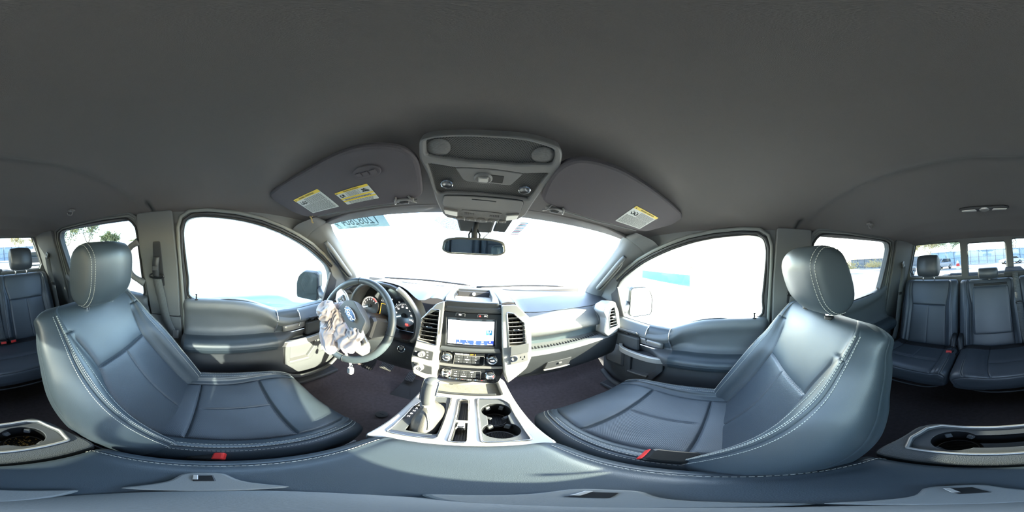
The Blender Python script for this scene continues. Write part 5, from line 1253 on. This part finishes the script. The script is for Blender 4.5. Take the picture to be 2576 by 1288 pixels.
def visor(sx):
    S = 'driver' if sx < 0 else 'passenger'
    n_ = Vector((0, .45, 1)).normalized()
    F = frame((sx*.40, .305, OZ-.45*.305-.012), (1, 0, 0), (0, -1, .45))
    if F.col[2].xyz.z > 0: F = frame((sx*.40, .305, OZ-.45*.305-.012), (-1, 0, 0), (0, -1, .45))
    vz = thing('sun_visor', 'charcoal fabric sun visor folded up on the %s side%s' % (S, ', two warning labels' if sx < 0 else ', single warning label'), 'sun visor', tuple(F.translation))
    L = lambda u, v: lf(F, u, v)
    if sx < 0: pts = [L(*q) for q in ((1062, 490), (1050, 500), (1000, 512), (905, 524), (800, 543), (772, 546), (735, 533), (690, 505), (676, 490), (690, 478), (760, 435), (850, 386), (900, 369), (960, 366), (1010, 372), (1050, 400), (1058, 440))]
    else: pts = [L(*q) for q in ((1362, 500), (1372, 512), (1420, 531), (1500, 555), (1600, 579), (1625, 583), (1690, 566), (1718, 548), (1715, 536), (1680, 505), (1620, 460), (1560, 425), (1500, 405), (1450, 400), (1405, 420), (1375, 460))]
    pts = rpoly(pts, .02, 4)
    plate('visor_panel', pts, 'visor', vz, F=F, depth=.020, bevel=.007, z=-.008)
    # centre clip
    c_ = L(1017, 500) if sx < 0 else L(1396, 523); 
    for dx in (-.022, .022): tube('clip_arm', [F @ Vector((c_[0]+dx*.7, c_[1]+.012, .004)), F @ Vector((c_[0]+dx, c_[1]-.004, .008)), F @ Vector((c_[0]+dx*1.25, c_[1]-.012, .004))], .0024, 'overhead', vz, n=6)
    tube('clip_rod', [F @ Vector((c_[0]-.024, c_[1]+.0, .004)), F @ Vector((c_[0]+.024, c_[1]+.0, .004))], .005, 'overhead', vz, n=10); box('clip_block', (c_[0], c_[1]-.004, .006), (.024, .010, .010), 'plastic_dark', vz, F, .003)
    tube('visor_edge_seam', [F @ Vector((x, y, .0005)) for x, y in [L(*q) for q in (((1050, 501), (1000, 513), (905, 525), (800, 544)) if sx < 0 else ((1380, 516), (1420, 532), (1500, 556), (1600, 580)))]], .0016, 'pillar', vz, n=5)
    def sticker(corners, kind, lb):
        q = [Vector(L(*c_)) for c_ in corners]                       # heading start, heading end, foot end, foot start
        ex = (q[1]-q[0]+q[2]-q[3])/2; ey = (q[0]-q[3]+q[1]-q[2])/2; c0 = sum(q, Vector((0, 0)))/4; W, H = ex.length, ey.length
        G = frame(F @ Vector((c0.x, c0.y, .0028)), F.to_3x3() @ Vector((ex.x, ex.y, 0)), F.to_3x3() @ Vector((ey.x, ey.y, 0)))
        if G.col[2].xyz.dot(F.col[2].xyz) < 0: G = G @ Matrix.Scale(-1, 4, (0, 0, 1))
        st = plate('warning_label', rrect(W, H, .003), 'label_white', vz, F=G, depth=.0008, bevel=0, label=lb)
        plate('label_heading', rrect(W, H*.13, .002, cy=H*.435), 'yellow', st, F=G, depth=.0008, bevel=0, z=.0004)
        if kind == 2:
            for yy in (-.02, -.22): plate('label_heading', rrect(W, H*.09, .001, cy=H*yy), 'yellow', st, F=G, depth=.0008, bevel=0, z=.0004)
        t_ = MB(); v, f = textvf('WARNING / ADVERTENCIA', H*.085, G, .02*W, H*.43, .0012, depth=.0001, sx=W/H*.75 if W < H*1.2 else .9); t_.add(v, f)
        mesh_ = [G @ Vector(p) for p in ((-W*.47, H*.40, .0012), (-W*.41, H*.40, .0012), (-W*.44, H*.46, .0012))]; t_.add(mesh_, [(0, 1, 2)])
        def lines(x0, x1, y0, y1, n):
            for i in range(n):
                y = y0+(y1-y0)*i/max(1, n-1); x = x0
                while x < x1-.02:
                    l = rnd.uniform(.03, .10); 
                    if x+l > x1: l = x1-x
                    v, f = boxvf((x+l/2)*W, y*H, .001, l*W, H*.011, .0003, G); t_.add(v, f); x += l+.015
        if kind == 1:
            lines(-.15, .44, .32, .05, 8); lines(-.46, .45, 0, -.44, 13)
            for k in range(2): v, f = tubevf([G @ Vector(((-.42+k*.12)*W, (.20+.0*k)*H, .001)), G @ Vector(((-.38+k*.12)*W, (.10)*H, .001)), G @ Vector(((-.32+k*.12)*W, (.12)*H, .001)), G @ Vector(((-.33+k*.12)*W, (.24)*H, .001))], .0013, 5); t_.add(v, f); v, f = boxvf((-.39+k*.12)*W, .26*H, .001, .03*W, .03*H, .0004, G); t_.add(v, f)
        else:
            lines(-.16, .14, .33, .08, 6); lines(-.40, .42, -.09, -.16, 3); lines(-.36, .40, -.30, -.46, 4)
            for dx in (-.20, .18): v, f = boxvf(dx*W, .20*H, .001, .003*W, .33*H, .0003, G); t_.add(v, f)
            t_.add(*tubevf([G @ Vector((-.40*W, .27*H, .001)), G @ Vector((-.43*W, .18*H, .001)), G @ Vector((-.38*W, .08*H, .001)), G @ Vector((-.32*W, .16*H, .001)), G @ Vector((-.34*W, .28*H, .001))], .0012, 5))
            v, f = boxvf(-.30*W, .18*H, .001, .02*W, .20*H, .0004, G); t_.add(v, f)
            t_.add(*tubevf([G @ Vector((.26*W, .10*H, .001)), G @ Vector((.34*W, .30*H, .001)), G @ Vector((.44*W, .12*H, .001)), G @ Vector((.28*W, .12*H, .001))], .0010, 5)); t_.add(*tubevf([G @ Vector((.27*W, .28*H, .001)), G @ Vector((.40*W, .10*H, .001))], .0012, 5))
        t_.build('label_lettering', 'ink', st)
    if sx < 0:
        sticker(((735, 502), (798, 477), (856, 515), (792, 535)), 1, 'white label with one yellow band nearest the door')
        sticker(((841, 485), (924, 460), (954, 496), (876, 513)), 2, 'white label with three yellow bands')
        # garage opener buttons
        o_ = [L(*q) for q in ((887, 432), (900, 418), (935, 411), (955, 416), (962, 428), (952, 438), (915, 447), (897, 446))]
        plate('opener_panel', rpoly(o_, .006, 4), 'visor', vz, F=F, depth=.006, bevel=.002, z=.004)
        for q in ((906, 435), (923, 431), (942, 426)): a = L(*q); box('opener_button', (a[0], a[1], .008), (.014, .012, .003), 'visor', vz, F, .003)
    else: sticker(((1602, 518), (1658, 547), (1606, 574), (1545, 552)), 1, 'white label with one yellow band')
    return vz
visor(-1); visor(1)
t = thing('tag_strap', 'small tan twisted strap hanging above the driver side pillar', 'strap', tuple(hY(783, 550, .34)))
tube('strap_loop', crpath([hY(778, 541, .34), hY(783, 546, .338), hY(786, 544, .336)], 4), .0025, 'tan', t, n=6, flat=.4); tube('strap_end', crpath([hY(780, 545, .34), hY(784, 551, .338), hY(785, 558, .338), hY(788, 561, .338)], 4), .003, 'tan', t, n=6, flat=.4)
# hooks and the rear dome lamp
for sx, u, v_ in ((-1, 180, 533), (1, 2188, 567)):
    r = ray(u, v_); k = .90
    for it in range(60):
        k += .004
        if r.z*k > ceil_z(r.x*k, r.y*k)-.016: break
    p = r*k; t = thing('coat_hook', 'small grey coat hook above the rear %s door' % ('driver side' if sx < 0 else 'passenger side'), 'hook', tuple(p))
    box('hook_base', (0, 0, .008), (.030, .030, .010), 'overhead', t, Matrix.Translation(p), .003)
    tube('hook_arm', crpath([p+Vector((0, .008, .004)), p+Vector((-sx*.004, .012, -.012)), p+Vector((-sx*.010, .004, -.022)), p+Vector((-sx*.016, -.010, -.016)), p+Vector((-sx*.018, -.014, -.004))], 4), .0035, 'overhead', t, n=8)
    box('hook_pad', (-sx*.012, -.012, -.010), (.012, .010, .010), 'silver_dark', t, Matrix.Translation(p), .002)
zr = ceil_z(.0, -.80); p = Vector((0.0, -.80, zr-.008)); t = thing('dome_lamp', 'wing-shaped grey dome lamp in the roof above the rear seats', 'dome lamp', tuple(p)); F = frame(p, (-1, 0, 0), (0, 1, 0))
plate('lamp_base', rpoly([(-.125, .008), (-.115, -.018), (-.03, -.030), (.03, -.030), (.115, -.018), (.125, .008), (.10, .022), (-.10, .022)], .008), 'plastic_dark', t, F=F, depth=.014, bevel=.004)
for s in (-1, 1): plate('lamp_lens', rpoly([(s*.038, -.016), (s*.108, -.008), (s*.112, .006), (s*.045, .012)][::s], .003), 'lens', t, F=F, depth=.004, bevel=.001, z=.008)
lathe('lamp_switch', [(.026, .004), (.024, .011), (.012, .016), (0, .017)], F, 'silver', t, n=28)

# ------------------------------------------------------------------ interior mirror, sensor cover, windscreen stickers
im = thing('interior_mirror', 'frameless-looking interior rear view mirror hanging from the windscreen', 'mirror', (-.004, .47, .02))
Fm = frame((-.004, .452, .026), (1, .05, .01), (0, -.16, 1)) @ Matrix.Scale(.80, 4, (0, 1, 0))
plate('mirror_shell', rpoly([(-.092, -.018), (-.086, .022), (-.05, .030), (.05, .030), (.086, .022), (.092, -.018), (.070, -.030), (-.070, -.030)], .014, 5), 'pillar', im, F=Fm, depth=.026, bevel=.006, z=-.010)
plate('mirror_glass', rpoly([(-.085, -.015), (-.079, .017), (-.05, .0245), (.05, .0245), (.079, .017), (.085, -.015), (.067, -.0235), (-.067, -.0235)], .012, 5), 'mirror_glass', im, F=Fm, depth=.004, bevel=.001, z=.003)
tube('mirror_stem', [Fm @ Vector((0, .01, -.02)), Fm @ Vector((0, .05, -.04)), (-.002, .525, .105)], .010, 'plastic', im, n=10)
for s in (-1, 1): tube('mirror_stem', [Fm @ Vector((s*.014, .022, -.016)), Fm @ Vector((s*.016, .040, -.026)), Fm @ Vector((s*.008, .060, -.046))], .003, 'plastic', im, n=6)
tube('mirror_wire', [Fm @ Vector((.026, .030, -.02)), Vector((.045, .545, .085))], .0016, 'plastic_black', im, n=5)
sc = thing('sensor_cover', 'trapezoid grey camera and sensor housing behind the interior mirror', 'sensor cover', (.0, .56, .10))
Fs = frame((.0, .530, .108), (1, 0, 0), (0, -.55, .80))
plate('cover_shell', rpoly([(-.074, .046), (.066, .046), (.050, -.034), (-.056, -.034)], .006), 'pillar', sc, F=Fs, depth=.030, bevel=.005, z=-.014)
plate('cover_face', rpoly([(-.066, .039), (.058, .039), (.044, -.028), (-.050, -.028)], .006), 'plastic', sc, F=Fs, depth=.004, bevel=.001, z=.003)
for x0, x1, x2, x3 in ((.072, .124, .098, .055),): plate('side_cover', rpoly([(x0, .040), (x1, .036), (x2, -.030), (x3, -.030)], .004), 'plastic', sc, F=Fs, depth=.018, bevel=.004, z=-.014)
# dot-printed shade bands beside the housing, their moire painted as coloured rows
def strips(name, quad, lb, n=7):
    """printed band just inside the glass, its moire painted in cyan and pink rows; quad = top-left, top-right, bottom-right, bottom-left"""
    q = [Vector(p) for p in quad]; t = thing(name, lb, 'shade band', tuple(q[0])); cols = ['moire_cyan', 'moire_pink']; n = int(n*1.4)
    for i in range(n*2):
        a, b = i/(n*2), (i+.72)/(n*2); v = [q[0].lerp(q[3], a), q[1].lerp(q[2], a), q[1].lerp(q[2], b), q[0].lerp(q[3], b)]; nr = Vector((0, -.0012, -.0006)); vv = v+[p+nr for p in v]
        mesh('moire_row', vv, [(0, 1, 2, 3), (7, 6, 5, 4), (0, 4, 5, 1), (1, 5, 6, 2), (2, 6, 7, 3), (3, 7, 4, 0)], cols[i % 2], t, False)
strips('shade_band', [hY(1082, 547, .555), hY(1149, 550, .555), hY(1158, 581, .60), hY(1122, 576, .60)], 'wide dotted print with painted cyan and pink moire on the windscreen, driver side of the sensor housing')
strips('shade_band', [hY(1310, 560, .555), hY(1330, 561, .555), hY(1303, 590, .60), hY(1283, 590, .60)], 'narrow sliver of dotted print with painted cyan moire on the windscreen, passenger side of the sensor housing', 4)
# big numbered sticker on the outside of the glass, read from behind
def glassF(u, v):
    P_ = Vector((0, .515, .166)); Q_ = Vector((0, 1.08, -.222)); n = Vector((0, (P_-Q_).z*-1, (P_-Q_).y)).normalized(); n = Vector((0, .357, .575)).normalized(); d = n.dot(P_+Vector((0, .012, .012))); return hp(u, v, n, d), n
c4 = [glassF(*q)[0] for q in ((826, 548), (960, 540), (980, 562), (848, 578))]; n = glassF(900, 560)[1]
ex = (c4[1]-c4[0]+c4[2]-c4[3])/2; ey = (c4[0]-c4[3]+c4[1]-c4[2])/2
st = thing('windshield_sticker', 'pale number sticker, seen mirrored, at the top of the windscreen ahead of the driver', 'sticker', tuple(sum(c4, Vector())/4))
W, H = .31, .085; cxy = sum(c4, Vector())/4+Vector((0, -.002, .004)); exn = Vector((1, 0, 0)); eyn = n.cross(exn)*-1; eyn = Vector((0, -.85, .53)).normalized()
G = frame(cxy, exn, eyn)           # faces inward; the print is mirrored
W = ex.length*1.0; H = .115
G = G @ Matrix.Translation((0, .002, 0))
plate('sticker_film', rrect(W, H, .004), 'sticker_film', st, F=G, depth=.0008, bevel=0)
Gm = G @ Matrix.Scale(-1, 4, (1, 0, 0)); mb = MB(); v, f = textvf('12082604', H*.78, Gm, -.045*W, -H*.035, .001, sx=W*.84/(H*.78*.60*8)); mb.add(v, f); v, f = textvf('X', H*.34, Gm, W*.42, -H*.18, .001); mb.add(v, f)
mb.build('sticker_number', 'sticker_ink', st)
mb = MB()
for x0, x1, y_ in ((-.34, .02, -.34), (-.30, -.02, -.40), (.06, .16, -.38), (.18, .27, -.38), (.10, .22, -.44), (.38, .46, -.40), (.42, .47, -.02), (.42, .47, -.10)):
    x_ = x0
    while x_ < x1:
        v, f = boxvf(x_*W, y_*H, .001, .010*W, .030*H, .0004, Gm); mb.add(v, f); x_ += .014
v, f = lathevf([(.010, .0006), (.010, .0012), (0, .0012)], Gm @ Matrix.Translation((W*.455, H*.12, 0)), 16, 1.4, .6); mb.add(v, f)
mb.build('sticker_small_print', 'sticker_ink', st)
# ------------------------------------------------------------------ outside: the truck's own body
for sx, S in ((-1, 'driver'), (1, 'passenger')):
    F = frame((sx*1.135, .685, -.315), (1, -.50*sx, 0), (0, -.05, 1)); W2 = .115
    em_ = thing('side_mirror', 'large %s outside mirror beyond the %s window' % (('dark', 'driver') if sx < 0 else ('bright', 'passenger')), 'side mirror', tuple(F.translation))
    o_ = [(-.10, -.125), (.085, -.125), (.105, -.10), (.105, .11), (.085, .13), (-.03, .13), (-.085, .085), (-.108, .02), (-.108, -.10)]
    if sx > 0: o_ = [(-a, b) for a, b in o_][::-1]
    sh = plate('mirror_housing', rpoly(o_, .02), 'plastic_dark' if sx < 0 else 'car_dark', em_, F=F, depth=.09, bevel=.02, z=-.050)
    plate('mirror_glass', rpoly([(a*.92, b*.92) for a, b in o_], .018), 'mirror_dark_reflection' if sx < 0 else 'mirror_glass', em_, F=F, depth=.006, bevel=.002, z=-.002)
    tube('mirror_arm', [F @ Vector((-sx*.10, -.02, -.05)), (sx*.93, .70, -.345), (sx*.86, .71, -.35)], .028, 'plastic_dark', em_, n=10)
    if sx > 0: tube('mirror_rim', [F @ Vector((a*.97, b*.97, .003)) for a, b in rpoly(o_, .018)], .004, 'plastic_black', em_, closed=True, n=6)
hd = thing('hood', 'dark truck hood ahead of the windscreen, below the dashboard line', 'hood', (0, 1.9, -.5))
net = [[(x, y, z-.10*abs(x/.95)**3) for x in (-.95, -.6, -.3, 0, .3, .6, .95)] for y, z in ((1.28, -.46), (1.5, -.45), (2.0, -.49), (2.45, -.58), (2.6, -.75))]
Skin(net, closed=False, du=.15, flip=True).emit(hd, lambda a, b: 0, {0: ('hood_panel', 'car_dark')})
wp = thing('wiper', 'black wiper arms lying along the foot of the windscreen', 'wiper', (0, 1.12, -.19))
for x0, x1 in ((-.62, -.02), (.02, .66)): tube('wiper_blade', crpath([(x0, 1.02+.0, -.195), ((x0+x1)/2, 1.085, -.188), (x1, 1.075, -.196)], 6), .006, 'plastic_black', wp, n=6)
tb = thing('truck_bed', 'dark open pickup bed behind the back window', 'truck bed', (0, -2.5, -.9))
box('bed_floor', (0, -2.45, -.88), (1.55, 1.75, .04), 'bed_grey', tb, None, .01)
for sx in (-1, 1): box('bed_side', (sx*.86, -2.45, -.62), (.14, 1.85, .56), 'bed_grey', tb, None, .02)
box('tailgate', (0, -3.36, -.60), (1.60, .08, .56), 'bed_grey', tb, None, .02)
box('bed_front', (0, -1.56, -.62), (1.60, .05, .50), 'bed_grey', tb, None, .01)
for i in range(3): box('tailgate_rib', (0, -3.315, -.46-.13*i), (1.45, .012, .02), 'plastic_dark', tb, None, .004)

# ------------------------------------------------------------------ the yard
GZ = -1.72
v = []; f = []; xs = np.linspace(-90, 90, 61)
for y in xs:
    for x in xs: v.append((x, y, GZ+.03*noise.noise(Vector((x*.2, y*.2, 0)))))
n = len(xs)
for i in range(n-1):
    for j in range(n-1): f.append((i*n+j, i*n+j+1, (i+1)*n+j+1, (i+1)*n+j))
gr = mesh('ground', v, f, 'ground'); tag(gr, 'pale dusty storage yard ground around the truck', kind='structure')
def fence(name, a, b, h, label, m, pitch, post='fence_wire', corr=True, group=None):
    a, b = Vector((*a, GZ)), Vector((*b, GZ)); L = (b-a).length; n_ = int(L/pitch); d = (b-a)/L; t = thing(name, label, 'fence', tuple(a.lerp(b, .5))); nr = Vector((-d.y, d.x, 0))
    proto = None; pp = None
    for i in range(n_):
        c0 = a+d*(pitch*i); loc = c0
        if proto is None:
            v = []; f = []; k = 16
            for j in range(k+1):
                o = nr*(.03 if j % 2 else -.03)*(1 if corr else 0)
                for z in (0.05, h): v.append(d*(pitch*j/k)+o+Vector((0, 0, z)))
            for j in range(k): f.append((2*j, 2*j+2, 2*j+3, 2*j+1))
            me = D.meshes.new('fence_panel'); me.from_pydata([tuple(q) for q in v], [], f); me.materials.append(M[m]); proto = me
            vv, ff = boxvf(0, 0, h/2, .07, .07, h+.1); m2 = D.meshes.new('fence_post'); m2.from_pydata([tuple(q+nr*.08) for q in vv], [], ff); m2.materials.append(M[post]); pp = m2
            v3, f3 = tubevf([nr*.07, d*pitch+nr*.07], .022, 5)
            m3 = D.meshes.new('fence_rail'); m3.from_pydata([tuple(q) for q in v3], [], f3); m3.materials.append(M[post])
        for nm, me, dz in (('fence_panel', proto, 0), ('fence_post', pp, 0), ('fence_rail', m3, h*.2), ('fence_rail', m3, h*.5), ('fence_rail', m3, h*.93)):
            o = D.objects.new(nm, me); C.objects.link(o); o.parent = t; o.location = loc-Vector(t.location)+Vector((0, 0, dz))
    return t
fence('yard_fence', (-18, -39), (14, -39), 3.3, 'long blue corrugated fence far behind the truck', 'fence_blue', 2.0)
fence('yard_fence', (-16, -37), (-16, 4), 2.5, 'grey panel fence seen through the driver side windows', 'fence_grey', 2.0, corr=False)
fence('yard_fence', (15, -38), (34, -30), 2.6, 'dusty grey fence behind the parked cars at the passenger rear corner', 'fence_grey', 2.0, corr=False)
def car(loc, rot, m, label, kind='sedan'):
    t = thing('car', label, 'car', loc); Fx = Matrix.Translation(loc) @ Matrix.Rotation(rot, 4, 'Z')
    S_ = frame((0, 0, 0), (1, 0, 0), (0, 0, 1)); S_ = Fx @ S_
    if kind == 'sedan': bodyp = [(-2.3, .35), (-2.35, .75), (-2.2, .95), (-1.3, 1.02), (1.1, .98), (2.1, .80), (2.3, .60), (2.3, .35)]; roof = [(-1.55, 1.0), (-.95, 1.42), (.25, 1.44), (1.15, .98)]
    else: bodyp = [(-2.3, .4), (-2.35, 1.0), (-2.2, 1.12), (1.2, 1.12), (2.15, 1.02), (2.3, .8), (2.3, .4)]; roof = [(-2.15, 1.1), (-1.95, 1.70), (.3, 1.74), (1.15, 1.1)]
    plate('car_body', rpoly(bodyp, .15), m, t, F=S_, depth=1.78, bevel=.10)
    plate('cabin', rpoly(roof, .10), m, t, F=S_, depth=1.48, bevel=.06)
    c0 = sum((Vector(q) for q in roof), Vector((0, 0)))/4; gp = [tuple(c0+(Vector(q)-c0)*.84) for q in roof]
    for s in (-1, 1): plate('side_window', rpoly(gp, .05), 'car_glass', t, F=S_, depth=.02, bevel=.004, z=s*.742)
    a_, b_ = Vector(roof[2]), Vector(roof[3]); mm = (a_+b_)/2; dd = (b_-a_)
    box('car_windshield', (0, 0, 0), (dd.length*.86, 1.30, .02), 'car_glass', t, Fx @ frame((mm.x+.02, 0, mm.y+.02), (dd.x, 0, dd.y), (0, 1, 0)), .004)
    a_, b_ = Vector(roof[1]), Vector(roof[0]); mm = (a_+b_)/2; dd = (b_-a_); box('rear_window', (0, 0, 0), (dd.length*.8, 1.25, .02), 'car_glass', t, Fx @ frame((mm.x-.02, 0, mm.y+.02), (dd.x, 0, dd.y), (0, 1, 0)), .004)
    for x in (-1.42, 1.42):
        for s in (-1, 1):
            G = Fx @ frame((x, s*.82, .34), (1, 0, 0), (0, 0, 1)); w_ = lathe('wheel', [(0, -.10), (.30, -.10), (.34, -.07), (.34, .07), (.30, .10), (0, .10)], G, 'tyre', t, n=24); mesh('wheel_rim', *lathevf([(.21, -.105), (.21, .105)], G, 20), 'silver', w_)
    for s in (-1, 1): box('headlamp', (2.22, s*.62, .68), (.14, .36, .14), 'lens', t, Fx, .03); box('tail_lamp', (-2.28, s*.66, .82), (.10, .28, .16), 'red', t, Fx, .03)
    return t
car((7.4, -25, GZ), R(70), 'car_silver', 'silver wagon parked beyond the bed, behind the rear passenger headrest', 'suv')
car((-4.6, -31, GZ), R(12), 'car_white', 'white sedan parked in front of the blue fence')
car((8.6, -14.5, GZ), R(95), 'car_dark', 'dark car close by at the edge of the passenger rear pane')
car((-9.5, -19, GZ), R(160), 'car_dark', 'dark wagon parked behind the rear driver side headrest', 'suv')
fence('barrier', (17.1, 10.3), (12.0, 3.0), .95, 'low blue barrier wall across the yard beyond the passenger side mirror', 'barrier_blue', 2.2, corr=False)
t = thing('traffic_cone', 'white and red marker barrel standing beside the silver wagon', 'marker', (4.4, -24, GZ)); lathe('cone_body', [(.30, 0), (.26, .5), (.2, 1.0), (.05, 1.3), (0, 1.3)], Matrix.Translation((4.4, -24, GZ)), 'white', t, n=20); lathe('cone_band', [(.262, .45), (.215, .85)], Matrix.Translation((4.4, -24, GZ)) @ Matrix.Scale(1.03, 4), 'red', t, n=20)
t = thing('flat_trailer', 'pale teal flat topped trailer close beside the driver door', 'trailer', (-3.1, 1.2, GZ))
net = [[(-2.2-.02*k, y, -.78-k*.02) if 0 else (x, y, z) for x, z in ((-2.25, -1.2), (-2.25, -.80+dz), (-2.45, -.765+dz), (-3.2, -.75+dz), (-4.1, -.765+dz), (-4.15, -1.2))] for k, (y, dz) in enumerate(((-.15, -.02), (.1, .0), (.9, .0), (1.3, -.16), (2.2, -.20), (3.4, -.24)))]
Skin(net, closed=False, du=.2, flip=False, cap0=True, cap1=True).emit(t, lambda a, b: 0, {0: ('trailer_deck', 'car_teal')})
for y in (.5, 2.2):
    for x in (-2.45, -3.95): lathe('wheel', [(0, -.11), (.26, -.11), (.30, -.07), (.30, .07), (.26, .11), (0, .11)], frame((x, y, GZ+.30), (0, 1, 0), (0, 0, 1)), 'tyre', t, n=20)
def tree(x, y, h, w_, seed, label, m='leaf', dens=900, leaf=.16):
    r = random.Random(seed); t = thing('tree', label, 'tree', (x, y, GZ)); o = Vector((x, y, GZ)); mb = MB(); tips = []
    def branch(p, d, L, rad, lev):
        q = p+d*L*.5+Vector((r.uniform(-.1, .1), r.uniform(-.1, .1), 0))*L; e = p+d*L; v, f = tubevf([p, q, e], [rad, rad*.8, rad*.6], 5); mb.add(v, f)
        if lev == 0: tips.append(e); return
        for i in range(3 if lev > 1 else 4):
            a = r.uniform(0, 2*PI); nd = (d+Vector((math.cos(a), math.sin(a), r.uniform(-.1, .5)))*r.uniform(.5, .95)*w_).normalized(); branch(e, nd, L*r.uniform(.55, .8), rad*.55, lev-1)
        tips.append(e)
    branch(o, Vector((0, 0, 1)), h*.36, h*.020, 3)
    mb.build('branches', 'bark', t, kind='stuff'); tube('trunk', [o, o+Vector((0, 0, h*.2)), o+Vector((0, 0, h*.37))], [h*.024, h*.021, h*.014], 'bark', t, n=8); lb = MB()
    for i in range(dens):
        c_ = r.choice(tips)+Vector([r.gauss(0, h*.055) for _ in range(3)]); a = Vector([r.uniform(-1, 1) for _ in range(3)]).normalized(); b = a.orthogonal().normalized(); s = leaf*r.uniform(.5, 1.3)
        lb.add([c_-a*s, c_+b*s*.6, c_+a*s, c_-b*s*.6], [(0, 1, 2, 3)])
    lb.build('foliage', m, t, kind='stuff'); return t
def at(az, d): return math.sin(R(az))*d, math.cos(R(az))*d
for az, d, h, w_, sd, lb, m, dn in ((-143, 27, 6.4, .9, 1, 'thin leafy tree standing closest to the corner where the grey fence meets the blue one', 'leaf', 1100), (-136, 26, 7.2, .9, 2, 'tall open tree with upright branches above the driver headrest', 'leaf', 1300), (-129, 30, 5.4, 1.1, 3, 'low round bushy green tree beyond the driver headrest', 'leaf', 3000),
        (-120, 46, 5.0, 1.1, 4, 'faint distant tree above the pillar grab handle', 'leaf', 900), (160, 44, 8.4, 1.2, 5, 'broad yellow-green tree behind the blue fence, over the rear passenger headrest', 'leaf_gold', 2600), (154, 46, 8.0, 1.2, 6, 'yellow-green tree at the outer edge of the passenger rear pane', 'leaf_gold', 2200), (167, 45, 8.6, 1.1, 7, 'dark twiggy tree beside the back window divider', 'leaf', 1500),
        (-170, 42, 8.5, 1.3, 8, 'nearly bare tree behind the blue fence in the driver side rear pane', 'bark', 300), (-161, 44, 6.8, 1.2, 9, 'small golden tree behind the blue fence, over the rear driver side headrest', 'leaf_gold', 1300), (-154, 40, 5.6, 1.1, 10, 'low golden tree at the edge of the driver side rear pane', 'leaf_gold', 1200)):
    x, y = at(az, d); tree(x, y, h, w_, sd, lb, m, dn)
SHL = ['dry pale shrub on the horizon just above the passenger side mirror', 'dry pale shrub on the horizon above the low blue barrier wall', 'dry pale shrub on the horizon past the end of the low blue barrier wall',
    'dry yellow shrub beyond the passenger rear door, nearest the front seat headrest', 'dry yellow shrub in the middle of the three beyond the passenger rear door', 'dry yellow shrub beyond the passenger rear door, nearest the grey fence']
for i, (az, d) in enumerate(((58, 46), (67, 50), (76, 44), (122, 30), (131, 28), (140, 33))):
    x, y = at(az, d); r = random.Random(i+40); lb = MB(); t = thing('shrub', SHL[i], 'shrub', (x, y, GZ), 'dry shrubs outside the %s' % ('passenger front window' if az < 90 else 'passenger rear window'))
    for k in range(500):
        c_ = Vector((x, y, GZ+.7))+Vector((r.gauss(0, .9), r.gauss(0, .7), abs(r.gauss(0, .6)))); a = Vector([r.uniform(-1, 1) for _ in range(3)]).normalized(); b = a.orthogonal().normalized(); s = .16; lb.add([c_-a*s, c_+b*s*.6, c_+a*s, c_-b*s*.6], [(0, 1, 2, 3)])
    lb.build('foliage', 'leaf_gold', t, kind='stuff')
